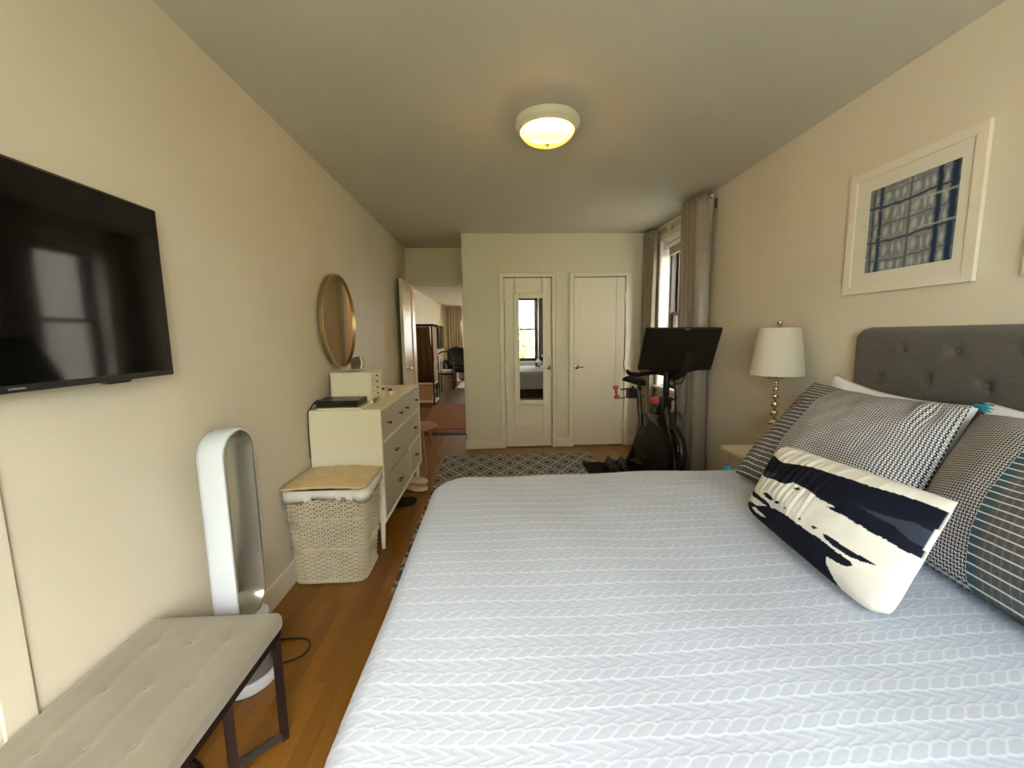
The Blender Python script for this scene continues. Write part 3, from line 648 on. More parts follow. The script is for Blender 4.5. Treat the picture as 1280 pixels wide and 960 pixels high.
# ------------------------------------------------------------------ framed prints
def art(u, v, k):
    """indigo fold-dyed plaid: dark folds on a pale ground"""
    n1 = noise.noise(Vector((u*9, v*3.2, k*5))); n2 = noise.noise(Vector((u*26, v*6, k*3+1))); n3 = noise.noise(Vector((u*60, v*60, 2)))
    wob = .012*noise.noise(Vector((u*12, v*12, 9)))
    d = .55+.12*n2+.10*n1
    for (vc, hw) in ((.06, .07), (.25, .085), (.47, .075), (.675, .08), (.87, .07)):
        q = max(0, 1-((v+wob-vc)/hw)**2)
        for (uc, uw) in ((.10, .018), (.235, .030), (.335, .022), (.42, .020), (.575, .030), (.665, .018), (.735, .018), (.87, .020)):
            d -= .52*q*math.exp(-((u+wob-uc-.01*n2)/(uw*(.35+.65*q)))**2)
        d -= .22*math.exp(-((abs(v+wob-vc)-hw*1.05)/.010)**2)*(.4+.6*abs(n2)*2)
    d -= .25*math.exp(-((u+wob-.535)/.012)**2)+.2*math.exp(-((u+wob-.465)/.010)**2); d = max(.04, d)
    for (p_, w_, s) in ((.055, .022, .85), (.15, .034, .95), (.50, .018, .75), (.80, .040, 1.0), (.94, .05, 1.0)): d = max(d, s*math.exp(-((u+wob-p_)/w_)**4))
    for (p_, w_, s) in ((.14, .016, .8), (.37, .022, .95), (.57, .014, .8), (.78, .024, .98), (.945, .010, .8)): d = max(d, s*math.exp(-((v+wob-p_+.02*math.sin(u*5))/w_)**2))
    for p_ in (.42, .73): d *= 1-.8*math.exp(-((v+wob-p_)/.010)**2)*(.3+.7*(u > .6))
    d = min(1, max(0, d+.05*n3)); lo, hi = Vector((.46, .49, .44)), Vector((.010, .030, .075)); return tuple(lo.lerp(hi, d**.8))
def picture(y0, y1, z0, z1, label, seed):
    t = thing('framed_print', label, 'picture', (XR, (y0+y1)/2, z0), 'indigo prints above the headboard')
    fw = .040; xf = XR-.018; xb_ = XR-.001; mb = MB()
    mb.box(xf, xb_, y0, y0+fw, z0, z1); mb.box(xf, xb_, y1-fw, y1, z0, z1); mb.box(xf, xb_, y0+fw, y1-fw, z0, z0+fw); mb.box(xf, xb_, y0+fw, y1-fw, z1-fw, z1)
    mb.build('frame', mat('white_frame', (.74, .69, .56), .35), t, bevel=.0015)
    a0, a1, c0, c1 = y0+.082, y1-.110, z0+.097, z1-.100; xm = XR-.012; mm = MB()
    mm.box(xm, xm+.004, y0+fw, a0, z0+fw, z1-fw); mm.box(xm, xm+.004, a1, y1-fw, z0+fw, z1-fw); mm.box(xm, xm+.004, a0, a1, z0+fw, c0); mm.box(xm, xm+.004, a0, a1, c1, z1-fw)
    mm.build('mat_board', mat('cream_mat_board', (.70, .67, .56), .8), t)
    nu, nv = 170, 170; P = [[(xm+.004, a1+(a0-a1)*i/nu, c0+(c1-c0)*j/nv) for j in range(nv+1)] for i in range(nu+1)]
    o = MB().grid(P).build('print_sheet', art_m, t, fixn=False); set_print(o, [art(i/nu, j/nv, seed) for i in range(nu+1) for j in range(nv+1)])
picture(1.478, 2.052, 1.531, 2.113, 'white-framed indigo plaid print hanging whole above the headboard', 1)
picture(.775, 1.335, 1.531, 2.113, 'white frame cut off by the right edge of the photo', 2)

# ------------------------------------------------------------------ curtains
def curtain(name, path, z0, z1, m, label, group, amp, k, x, seed=0, parent=None, grom=True):
    y0, y1 = path; n = 110; nz = 24; P = []
    t = thing(name, label, 'curtain', (x, (y0+y1)/2, z0), group)
    for i in range(n+1):
        s = i/n; row = []
        for j in range(nz+1):
            h = j/nz; y = y0+(y1-y0)*s; ph = 2*PI*k*s+.5*math.sin(3*h+seed)+.6*math.sin(s*9+seed)
            am = amp*(.8+.35*math.sin(s*23+seed+2*h)*(1-h)); sq = 1-.10*math.sin(PI*h)
            yc = (y0+y1)/2; row.append((x+am*math.sin(ph), yc+(y-yc)*sq+.012*math.cos(ph*1.0+h), z0+(z1-z0)*h))
        P.append(row)
    o = MB().grid(P).build('cloth', m, t, smooth=True); md = o.modifiers.new('t', 'SOLIDIFY'); md.thickness = .003
    if grom:
        nr = int(2*k)
        for q in range(nr):
            y = y0+(y1-y0)*(q+.5)/nr
            MB().tube([(x+.026*math.cos(a)*.0+.0, y+.004, z1-.045) for a in (0,)]+[(x, y+.010, z1-.045)], .03, 8, caps=False)
            ring = [(x+.024*math.cos(a), y, z1-.05+.024*math.sin(a)) for a in [2*PI*i/20 for i in range(20)]]
            MB().tube(ring, .004, 6, closed=True).build('grommet', chrome_m, t, smooth=True)
    return t
gcl = 'taupe curtains at the side window'
curtain('curtain', (3.29, 3.69), .025, 2.485, curt_m, 'near taupe grommet curtain right of the window, behind the bike screen', gcl, .068, 4.5, 1.742, 1)
curtain('curtain', (4.40, 4.70), .025, 2.475, curt_m, 'far taupe grommet curtain in the corner by the closet wall', gcl, .036, 3, 1.765, 4)
ct = thing('curtain', 'grey curtain at the window behind the camera, seen in the door mirror', 'curtain', (1.28, YB+.09, .02), None); Pq = [[(1.15+.34*i/60, YB+.09+.035*math.sin(i*.62), z) for z in (.03, 1.2, 2.46)] for i in range(61)]
o = MB().grid(Pq).build('cloth', mat('grey_curtain', (.20, .19, .17), .8), ct, smooth=True); o.modifiers.new('t', 'SOLIDIFY').thickness = .003
cr_ = thing('curtain_rod', 'slim nickel curtain rod above the side window near the ceiling', 'curtain rod', (1.765, 4, 2.43))
MB().tube([(1.765, 3.30, 2.436), (1.765, 4.715, 2.436)], .009, 12).build('rod', chrome_m, cr_, smooth='auto')
MB().lathe([(0, 0), (.012, 0), (.016, -.008), (.020, -.022), (.013, -.038), (0, -.042)], (1.765, 3.30, 2.436), 16, 'y').build('finial', chrome_m, cr_, smooth=True)
for y in (3.335, 4.15):
    MB().tube([(XR, y, 2.40), (1.80, y, 2.405), (1.765, y, 2.424)], .006, 8).box(XR-.006, XR, y-.012, y+.012, 2.36, 2.44).build('bracket', chrome_m, cr_)

# ------------------------------------------------------------------ round wall mirror, TV
rm = thing('wall_mirror', 'round mirror with thin brass rim on the left wall above the dresser', 'mirror', (XL+.010, 3.0, 1.13), rz=math.radians(1.5))
cc = (XL+.010, 3.0, 1.468); RM = .338
MB().lathe([(0, .006), (RM-.01, .006), (RM-.01, .016), (0, .016)], cc, 96, 'x').build('mirror_glass', mirror_m, rm, smooth='auto')
MB().lathe([(RM-.012, .002), (RM, .002), (RM, .028), (RM-.008, .028), (RM-.008, .016), (RM-.012, .016), (RM-.012, .002)], cc, 96, 'x').build('mirror_rim', brass_m, rm, smooth='auto')
tv = thing('television', 'black flat-screen television mounted on the left wall', 'television', (XL, .93, 1.24))
TX = -1.072
mb = B(TX-.030, TX, .45, 1.387, 1.238, 1.764); mb.build('bezel', black_m, tv, bevel=.004)
B(TX, TX+.0012, .458, 1.379, 1.256, 1.757).build('screen', glossblack_m, tv)
B(XL+.002, TX-.03, .72, 1.12, 1.36, 1.64).build('wall_mount', blackmat_m, tv)
MB().prism([(TX-.022, 1.15, 1.238), (TX-.022, 1.235, 1.238), (TX-.022, 1.225, 1.231), (TX-.022, 1.16, 1.231)], (.018, 0, 0)).build('sensor_bump', black_m, tv)
tx = bpy.data.curves.new('screen_logo', 'FONT'); tx.body = 'SAMSUNG'; tx.size = .0068; tx.extrude = .0003; tx.align_x = 'CENTER'; tx.align_y = 'CENTER'
tmp = bpy.data.objects.new('tmp', tx); COL.objects.link(tmp); tx.space_character = 1.2; bpy.context.view_layer.update()
lm = bpy.data.meshes.new_from_object(tmp.evaluated_get(bpy.context.evaluated_depsgraph_get())); bpy.data.objects.remove(tmp)
to = bpy.data.objects.new('logo_lettering', lm); COL.objects.link(to); lm.materials.clear(); lm.materials.append(mat('logo_grey', (.45, .45, .42), .4)); to.parent = tv
to.rotation_euler = (PI/2, 0, PI/2); to.location = (TX+.0016-XL, 0.940-.93, 1.2475-1.24); to['label'] = 'silver maker lettering'

# ------------------------------------------------------------------ door mirror
dm = thing('door_mirror', 'tall narrow white-framed mirror hanging on the left closet door', 'mirror', (.43, YF-.01, .523))
x0, x1, z0, z1 = .237, .622, .523, 1.832; i0, i1, k0, k1 = .300, .577, .582, 1.778; ya, yb = YF-.028, YF-.004
mb = B(x0, i0, ya, yb, z0, z1); mb.box(i1, x1, ya, yb, z0, z1); mb.box(i0, i1, ya, yb, z0, k0); mb.box(i0, i1, ya, yb, k1, z1)
mb.build('frame', trim_m, dm, bevel=.005)
B(i0-.003, i1+.003, ya+.010, ya+.014, k0-.003, k1+.003).build('mirror_glass', mirror_m, dm)
for xx in (.256, .575): B(xx-.008, xx+.008, YF-.003, YF, 1.83, 2.018).build('hanging_strap', mat('strap_metal', (.50, .45, .33), .4), dm)

# ------------------------------------------------------------------ dresser
ds = thing('dresser', 'cream six-drawer dresser on tapered legs along the left wall', 'dresser', (-.92, 3.07, 0))
DX0, DX1, DY0, DY1, DZ0, DZ1 = -1.135, -.70, 2.44, 3.70, .185, .915
mb = MB(); t = .022
mb.box(DX0, DX1, DY0, DY0+t, DZ0, DZ1); mb.box(DX0, DX1, DY1-t, DY1, DZ0, DZ1); mb.box(DX0, DX1-.006, DY0+t, DY1-t, DZ1-t, DZ1); mb.box(DX0, DX1, DY0+t, DY1-t, DZ0, DZ0+t); mb.box(DX0, DX0+.01, DY0+t, DY1-t, DZ0+t, DZ1-t)
mb.box(DX0+.02, DX1, DY0+t, DY1-t, .686, .704); ym = 3.22; mb.box(DX0+.02, DX1, ym-.009, ym+.009, DZ0+t, .45); mb.box(DX0+.02, DX1, ym-.009, DY1-t, .446, .464)
mb.build('carcass', white_m, ds, bevel=.002)
def pull(parent, y, z, L=.075):
    mb = MB(); xx = DX1-.004
    mb.tube([(xx+.022, y-L/2, z), (xx+.022, y+L/2, z)], .0055, 8)
    for s in (-.28, .28): mb.tube([(xx-.002, y+s*L, z), (xx+.022, y+s*L, z)], .005, 8)
    mb.build('handle', bronze_m, parent)
def knob(parent, y, z): MB().lathe([(0, -.002), (.006, -.002), (.005, .014), (.011, .020), (.011, .026), (0, .028)], (DX1-.004, y, z), 14, 'x').build('knob', bronze_m, parent, smooth='auto')
g_ = .003; ybreak = (DY0+DY1)/2
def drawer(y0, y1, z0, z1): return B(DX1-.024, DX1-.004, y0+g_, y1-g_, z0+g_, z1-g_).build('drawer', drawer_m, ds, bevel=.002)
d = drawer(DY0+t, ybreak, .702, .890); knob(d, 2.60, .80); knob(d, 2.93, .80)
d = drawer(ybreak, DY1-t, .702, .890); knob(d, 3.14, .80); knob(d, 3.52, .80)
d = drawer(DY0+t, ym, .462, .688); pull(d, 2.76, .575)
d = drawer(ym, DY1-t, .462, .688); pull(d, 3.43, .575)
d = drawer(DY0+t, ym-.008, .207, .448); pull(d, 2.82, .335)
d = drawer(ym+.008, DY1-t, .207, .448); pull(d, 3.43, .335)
for xx in (DX0+.05, DX1-.035):
    for yy in (DY0+.035, DY1-.035): MB().tube([(xx, yy, 0), (xx, yy, DZ0)], [.011, .020], 16).build('leg', white_m, ds, smooth='auto')
# things on the dresser
jb = thing('jewelry_box', 'cream jewelry box with four small drawers on the dresser', 'box', (-.95, 2.80, DZ1))
jx0, jx1, jy0, jy1, jz1 = -1.085, -.815, 2.665, 2.93, 1.115
mb = MB(); mb.box(jx0, jx1-.010, jy0, jy0+.010, .935, jz1); mb.box(jx0, jx1-.010, jy1-.010, jy1, .935, jz1); mb.box(jx0, jx1, jy0, jy1, jz1, jz1+.010); mb.box(jx0, jx0+.01, jy0, jy1, .935, jz1); mb.box(jx0, jx1-.004, jy0, jy1, .935, .947)
mb.box(jx0, jx1, jy0, jy0+.035, DZ1, .935); mb.box(jx0, jx1, jy1-.035, jy1, DZ1, .935)
mb.build('case', white_m, jb, bevel=.002)
ap = [(jx1-.008, jy0, .937)]+[(jx1-.008, jy0+.03+(jy1-jy0-.06)*i/10, .937-.012*(abs(i-5)/5)**2) for i in range(11)]+[(jx1-.008, jy1, .937)]
for k in range(4):
    z0 = .950+k*.041
    d = B(jx1-.012, jx1-.002, jy0+.012, jy1-.012, z0, z0+.038).build('drawer', white_m, jb, bevel=.001)
    MB().lathe([(0, 0), (.004, 0), (.006, .008), (0, .011)], (jx1-.002, (jy0+jy1)/2, z0+.019), 10, 'x').build('knob', bronze_m, d)
sh = MB().lathe([(0, 0), (.04, .002), (.075, .012), (.080, .016), (.074, .016), (.04, .008), (0, .006)], (-.955, 2.79, jz1+.0105), 40).build('trinket_dish', trim_m, smooth=True)
tag(centre(sh), 'shallow cream dish on top of the jewelry box', 'dish')
mk = MB(); z0 = jz1+.0185
marb_m = mat('marbled_silver', (.12, .10, .075), .25, metal=.5, var=.7, vscale=30)
hc = thing('marbled_ornament', 'small dark marbled ornament standing in the dish', 'ornament', (-.94, 2.79, z0))
ol = [(-.975, z0), (-.915, z0), (-.905, z0+.05), (-.912, z0+.085), (-.930, z0+.092), (-.960, z0+.084), (-.982, z0+.068), (-.977, z0+.04)]
MB().prism([(x, 2.765, z) for x, z in ol], (0, .04, 0)).build('body', marb_m, hc, bevel=.005)
MB().prism([(x, 2.766, z) for x, z in [(-.9145, z0), (-.902, z0+.003), (-.894, z0+.05), (-.905, z0+.087), (-.9115, z0+.085), (-.9045, z0+.05)]], (0, .038, 0)).build('edge_strip', chrome_m, hc, label='bright silver edge')
stb = thing('set_top_box', 'flat black media box lying on the near end of the dresser', 'electronics', (-.98, 2.56, .926))
B(-1.10, -.845, 2.475, 2.660, .930, .968).build('housing', black_m, stb, bevel=.004)
for xx in (-1.08, -.865):
    for yy in (2.49, 2.645): MB().lathe([(0, .9265), (.010, .9265), (.010, .931), (0, .931)], (xx, yy, 0), 12).build('foot', rubber_m, stb)
mb = B(-1.085, -.82, 2.455, 2.66, DZ1, .926).build('white_tray', white_m, bevel=.002); tag(centre(mb), 'thin white tray under the black media box', 'tray')
pts = [(-1.095, 2.54, .945), (-1.115, 2.52, .950), (-1.128, 2.49, .940), (-1.126, 2.462, .925), (-1.128, 2.446, .921), (-1.132, 2.435, .90), (-1.134, 2.432, .80), (-1.136, 2.432, .62)]
MB().tube(pts, .003, 6).build('power_cable', black_m, stb, smooth=True)
pts = [(-1.095, 2.56, .955), (-1.118, 2.55, .965), (-1.130, 2.52, .95), (-1.132, 2.49, .93), (-1.128, 2.47, .921)]
MB().tube(pts, .003, 6).build('cable_end', black_m, stb, smooth=True)
for k, (yy, xx, lb) in enumerate(((3.03, -.845, 'small cream jar with dark lid behind the jewelry box, the taller one'), (3.09, -.80, 'tiny cream jar with dark lid behind the jewelry box, the shorter one'))):
    j = thing('small_jar', lb, 'jar', (xx, yy, DZ1), 'jars on the dresser'); h = .045-.016*k
    MB().lathe([(0, DZ1), (.015, DZ1), (.017, DZ1+h*.5), (.014, DZ1+h), (0, DZ1+h)], (xx, yy, 0), 18).build('jar_body', white_m, j, smooth='auto')
    MB().lathe([(0, DZ1+h), (.015, DZ1+h), (.015, DZ1+h+.014), (0, DZ1+h+.014)], (xx, yy, 0), 18).build('lid', bronze_m, j, smooth='auto')

# ------------------------------------------------------------------ wicker hamper
hp = thing('laundry_hamper', 'white-washed wicker laundry hamper with straw lid and white cloth liner', 'hamper', (-.93, 2.24, 0))
def hpath(z, n=168, out=0.0):
    f = z/.56; x0 = -1.120-.006*f-out; x1 = -.752+.052*f+out; y0 = 2.125-.055*f-out; y1 = 2.385+.010*f+out; r_ = .045; pts = []
    per = []
    cs = [((x1-r_, y0+r_), -PI/2), ((x1-r_, y1-r_), 0), ((x0+r_, y1-r_), PI/2), ((x0+r_, y0+r_), PI)]
    for (c_, a0) in cs:
        for q in range(7): a = a0+q*PI/12; per.append(Vector((c_[0]+r_*math.cos(a), c_[1]+r_*math.sin(a), z)))
    L_ = [0]
    for i in range(len(per)): L_.append(L_[-1]+(per[(i+1) % len(per)]-per[i]).length)
    tot = L_[-1]; j = 0
    for i in range(n):
        s = tot*i/n
        while L_[j+1] < s: j += 1
        a, b_ = per[j], per[(j+1) % len(per)]; q = a.lerp(b_, (s-L_[j])/(L_[j+1]-L_[j])); tn = (b_-a).normalized(); pts.append((q, Vector((tn.y, -tn.x, 0))))
    return pts
mb = MB(); NS = 42; rows = 39
for k in range(rows):
    z = .022+k*(.505-.022)/(rows-1); pp = hpath(z); n = len(pp)
    mb.tube([p_+nn*(.0062*(1 if ((i//1) % 1 == 0) else 1)*math.cos(PI*NS*i/n*1.0+(PI if k % 2 else 0))) for i, (p_, nn) in enumerate(pp)], .0050, 5, closed=True)
mb.build('wicker_weave', wick_m, hp, smooth=True, kind='stuff')
mb = MB()
for q in range(NS):
    i = q*4; mb.tube([hpath(z)[i][0] for z in (.01, .27, .53)], .0048, 5)
mb.build('stake', wick_m, hp, kind='stuff')
mb = MB()
for z in (.012, .205, .385):
    pp = hpath(z); n = len(pp)
    for ph in (0, PI): mb.tube([p_+nn*(.007+.005*math.cos(2*PI*28*i/n+ph))+Vector((0, 0, .006*math.sin(2*PI*28*i/n+ph))) for i, (p_, nn) in enumerate(pp)], .0060, 5, closed=True)
mb.build('braided_band', wick_m, hp, smooth=True)
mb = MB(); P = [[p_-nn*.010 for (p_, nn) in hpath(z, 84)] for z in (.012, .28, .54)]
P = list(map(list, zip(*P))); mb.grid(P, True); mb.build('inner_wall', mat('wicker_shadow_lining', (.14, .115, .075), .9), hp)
B(-1.10, -.77, 2.15, 2.37, .008, .018).build('hamper_bottom', wick_m, hp)
P = []
for i, (p_, nn) in enumerate(hpath(.53, 168)):
    u = i/168; dip = .058+.014*math.sin(u*2*PI*3+.5)+.004*math.sin(u*2*PI*9); wv_ = .002*math.sin(u*2*PI*7)+.0012*math.sin(u*2*PI*19)
    P.append([Vector((p_.x, p_.y, .545))-nn*.012, Vector((p_.x, p_.y, .556))+nn*.004, Vector((p_.x, p_.y, .552))+nn*(.014+wv_), Vector((p_.x, p_.y, .552-dip*.5))+nn*(.018+wv_*2), Vector((p_.x, p_.y, .552-dip))+nn*(.013+wv_), Vector((p_.x, p_.y, .554-dip))+nn*.012])
MB().grid(P, True).build('cloth_liner', liner_m, hp, smooth=True)
mb = MB(); lx0, lx1, ly0, ly1 = -1.120, -.695, 2.05, 2.385; nrow = 34
for k in range(nrow):
    y = ly0+.006+(ly1-ly0-.012)*k/(nrow-1); pts = []
    for i in range(61):
        x = lx0+.006+(lx1-lx0-.012)*i/60
        pts.append((x, y, .570+.004*math.cos(PI*i/2+(PI if k % 2 else 0))+.010*math.sin(PI*i/60)))
    mb.tube(pts, .0052, 4)
mb.build('lid_weave', straw_m, hp, smooth=True, kind='stuff')
mb = MB(); rim = [(lx0, ly0), (lx1-.02, ly0-.002), (lx1, ly0+.02), (lx1, ly1), (lx0, ly1)]
rp = []
for i in range(len(rim)):
    a, b_ = rim[i], rim[(i+1) % len(rim)]
    for q in range(12): s = q/12; rp.append((a[0]+(b_[0]-a[0])*s, a[1]+(b_[1]-a[1])*s))
for ph in (0, PI): mb.tube([(x, y+.003*math.cos(i*1.2+ph), .570+.010*math.sin(PI*min(1, max(0, (x-lx0)/(lx1-lx0))))*1.0+.004*math.sin(i*1.2+ph)) for i, (x, y) in enumerate(rp)], .0058, 5, closed=True)
mb.build('lid_rim', straw_m, hp, smooth=True)

# ------------------------------------------------------------------ bladeless fan
fn = thing('tower_fan', 'white and silver bladeless tower fan with tall oval loop by the bench end', 'fan', (-1.01, 1.50, 0))
def stad(yc, hw, z0, z1, n=18):
    top = [(yc+hw*math.cos(a), z1-hw+hw*math.sin(a)) for a in [PI*i/n for i in range(n+1)]]
    bot = [(yc+hw*math.cos(a), z0+hw+hw*math.sin(a)) for a in [PI+PI*i/n for i in range(n+1)]]
    return top+bot
fy, fx0, fx1 = 1.505, -1.062, -.962
def sweep(prof):                                    # prof: (x, inset)
    rings = []
    for (x, ins) in prof: rings.append([(x, y, z) for y, z in stad(fy, .096-ins, .262+ins, 1.022-ins)])
    return list(map(list, zip(*rings)))
MB().grid(sweep([(fx1, .008), (fx1-.001, .002), (fx1-.010, 0), (fx0+.02, .002), (fx0+.004, .010), (fx0, .018), (fx0+.002, .026)]), True).build('outer_shell', fanwhite_m, fn, smooth='auto')
MB().grid(sweep([(fx0+.002, .026), (fx0+.006, .034), (fx0+.05, .030), (fx1-.012, .018), (fx1-.002, .0145), (fx1, .008)]), True).build('inner_band', fansilver_m, fn, smooth='auto')
fc = (-1.012, fy, 0)
MB().lathe([(0, .001), (.108, .001), (.112, .008), (.112, .045), (.110, .048), (0, .048)], fc, 48).build('base_ring', fanwhite_m, fn, smooth='auto')
MB().lathe([(0, .048), (.104, .048), (.100, .155), (0, .155)], fc, 48).build('air_intake', fangrille_m, fn, smooth='auto')
MB().lathe([(0, .155), (.101, .155), (.097, .235), (.090, .262), (.05, .275), (0, .278)], fc, 48).build('upper_body', fanwhite_m, fn, smooth='auto')
pts = [Vector((-.915, 1.56, .006)), Vector((-.86, 1.585, .006)), Vector((-.835, 1.62, .006)), Vector((-.845, 1.67, .006)), Vector((-.89, 1.70, .006)), Vector((-1.0, 1.70, .006)), Vector((-1.118, 1.70, .006))]
P2 = []
for i in range(len(pts)-1):
    for q in range(6):
        t_ = q/6; p0, p1, p2, p3 = pts[max(i-1, 0)], pts[i], pts[i+1], pts[min(i+2, len(pts)-1)]
        P2.append(.5*((2*p1)+(p2-p0)*t_+(2*p0-5*p1+4*p2-p3)*t_*t_+(3*p1-p0-3*p2+p3)*t_**3))
P2.append(pts[-1])
MB().tube(P2, .004, 8).build('power_cord', espresso_m, fn, smooth=True, label='dark power cord looping on the floor')

# ------------------------------------------------------------------ bench
bn = thing('bench', 'tufted taupe bench with dark metal legs under the television', 'bench', (-.93, .70, 0))
bx0, bx1, by0, by1, bz0, bz1 = -1.128, -.722, .12, 1.262, .395, .462
xs = np.linspace(bx0, bx1, 70); ysb = np.linspace(by0, by1, 180); XX, YY = np.meshgrid(xs, ysb, indexing='ij')
tb = [(bx0+.10+.105*i, by1-.125-.155*j) for i in range(3) for j in range(8)]
e = np.minimum(np.minimum(XX-bx0, bx1-XX), np.minimum(YY-by0, by1-YY)); edge = np.sqrt(np.clip(1-(1-np.clip(e/.03, 0, 1))**2, 0, 1))
zt = bz1-.028*(1-edge)+.0
for (a_, b_) in tb: rr = np.hypot(XX-a_, YY-b_); zt -= .004*np.exp(-(rr/.014)**2)+.003*np.exp(-(rr/.05)**2)
for i in range(3): a_ = bx0+.10+.105*i; zt -= .0035*np.exp(-((XX-a_)/.014)**2)*np.clip(e/.08, 0, 1)
P = [[(XX[i, j], YY[i, j], zt[i, j]) for j in range(len(ysb))] for i in range(len(xs))]
mb = MB().grid(P); per = [(xs[i], ysb[0], zt[i, 0]) for i in range(len(xs))]+[(xs[-1], ysb[j], zt[-1, j]) for j in range(1, len(ysb))]+[(xs[i], ysb[-1], zt[i, -1]) for i in range(len(xs)-2, -1, -1)]+[(xs[0], ysb[j], zt[0, j]) for j in range(len(ysb)-2, 0, -1)]
P2 = [[p_, (p_[0], p_[1], bz0+.012), (p_[0]*.992+-.925*.008, p_[1]*.992+.70*.008, bz0+.002)] for p_ in per]
mb.grid(P2, True); mb.box(bx0+.006, bx1-.006, by0+.006, by1-.006, bz0+.001, bz0+.01)
mb.build('cushion', benchfab_m, bn, smooth='auto')
for (a_, b_) in tb: MB().lathe([(0, 0), (.006, .0005), (.005, .003), (0, .004)], (a_, b_, bz1-.0125), 10).build('button', benchfab_m, bn, smooth=True)
mb = MB(); mb.box(bx0+.01, bx1-.002, by0+.01, by0+.035, bz0-.022, bz0); mb.box(bx0+.01, bx1-.002, by1-.035, by1-.01, bz0-.022, bz0); mb.box(bx0+.01, bx0+.035, by0+.03, by1-.03, bz0-.022, bz0); mb.box(bx1-.027, bx1-.002, by0+.03, by1-.03, bz0-.022, bz0)
mb.build('seat_frame', espresso_m, bn)
def bar(mb, p, q, w_=.011):
    p, q = Vector(p), Vector(q); mb.tube([p, q], w_*1.414, 4)
def legloop(p, q):
    mb = MB(); z0, z1 = .012, bz0-.020
    bar(mb, (*p, 0.0), (*p, z1)); bar(mb, (*q, 0.0), (*q, z1)); bar(mb, (*p, z0), (*q, z0)); mb.build('leg', espresso_m, bn)
xo, xi = bx1-.016, bx0+.02
legloop((xo, by1-.018), (xi, by1-.37)); legloop((xo, by1-.26), (xi, by1-.018)); legloop((xo, by0+.018), (xi, by0+.37)); legloop((xo, by0+.26), (xi, by0+.018))

# ------------------------------------------------------------------ rugs, mat, slippers, stool
rg = thing('area_rug', 'dark grey rug with pale trellis pattern on the floor beyond the bed', 'rug', (.24, 3.2, 0))
B(-.575, 1.075, 2.02, 4.415, .001, .010).build('rug_field', rug_m, rg, bevel=.002)
fr_m = mat('rug_fringe', (.42, .38, .33), .95)
mb = MB()
for k in range(150):
    x = -.57+1.64*k/149
    for y0, s in ((4.415, 1), (2.02, -1)):
        L_ = random.uniform(.025, .045); mb.tube([(x, y0, .006), (x+random.uniform(-.006, .006), y0+s*L_*.5, .005), (x+random.uniform(-.012, .012), y0+s*L_, .003)], [.0025, .0022, .001], 4)
mb.build('fringe', fr_m, rg, kind='stuff')
prof = [(.90, .0105), (.90, .0165), (1.085, .0165), (1.12, .007), (1.80, .007), (1.80, .0012), (1.09, .0012), (1.077, .0105)]
o = MB().prism([(x, 2.62, z) for x, z in prof], (0, 1.43, 0)).build('exercise_mat', rubber_m); tag(centre(o), 'thin black exercise mat under the bike, overlapping the rug', 'mat')
def slipper(name, label, x, y, rz, m, solem, fleece, sc=1.0):
    t = thing(name, label, 'slipper', (x, y, 0), None, rz); L_ = .27*sc
    def wdt(s): return (.040+.012*math.sin(PI*s)+.006*math.sin(2*PI*s-.6))*sc
    ol = [(wdt(i/14)*math.sqrt(max(0, 1-(2*i/14-1)**6)), -L_/2+L_*i/14) for i in range(15)]
    out = ol+[(-a_, b_) for a_, b_ in ol[::-1]]
    MB().prism([(a_, b_, .001) for a_, b_ in out], (0, 0, .014)).build('sole', solem, t, local=True)
    P = []
    for i in range(15):
        s = i/14; y_ = -L_/2+L_*s; w_ = ol[i][0]; hh = (.062 if s > .45 else .040+.02*s)*sc*(1.5 if fleece else 1)*math.sqrt(max(0.02, 1-max(0, (s-.55)/.47)**2.5))
        P.append([(w_*math.cos(a_)*1.04, y_, .014+hh*math.sin(a_)*(1 if s > .42 else (0.75 if abs(math.cos(a_)) > .5 else .28))) for a_ in [PI*j/14 for j in range(15)]])
    o = MB().grid(P).build('upper', m, t, smooth=True, local=True); md = o.modifiers.new('t', 'SOLIDIFY'); md.thickness = .006
    if fleece:
        ring = [(.036*sc*math.cos(a_), -.045*sc+.07*sc*math.sin(a_), (.078)*sc) for a_ in [2*PI*i/24 for i in range(24)]]
        MB().tube(ring, .020*sc, 8, closed=True).build('fleece_collar', fleece_m, t, smooth=True, local=True)
    return t
slipper('fleece_slipper', 'cream fleece slipper on the floor under the far end of the dresser', -.742, 3.47, 1.15, fleece_m, sole_m, True, 1.12)
slipper('black_slipper', 'black slipper on the floor under the dresser beside the cream one', -.79, 3.14, 1.9, rubber_m, black_m, False, 1.0)
stl = thing('side_stool', 'round mauve-brown stool on splayed wooden legs beyond the dresser', 'stool', (-.81, 4.08, 0))
MB().lathe([(0, .420), (.17, .420), (.200, .432), (.205, .442), (.198, .450), (.10, .448), (0, .446)], (-.81, 4.08, 0), 48).build('seat', stoolseat_m, stl, smooth='auto')
for a_ in (-.95, .55, 2.2, 3.8):
    MB().tube([(-.81+.23*math.cos(a_), 4.08+.27*math.sin(a_), .001), (-.81+.12*math.cos(a_), 4.08+.12*math.sin(a_), .422)], [.009, .016], 12).build('leg', stool_m, stl, smooth='auto')

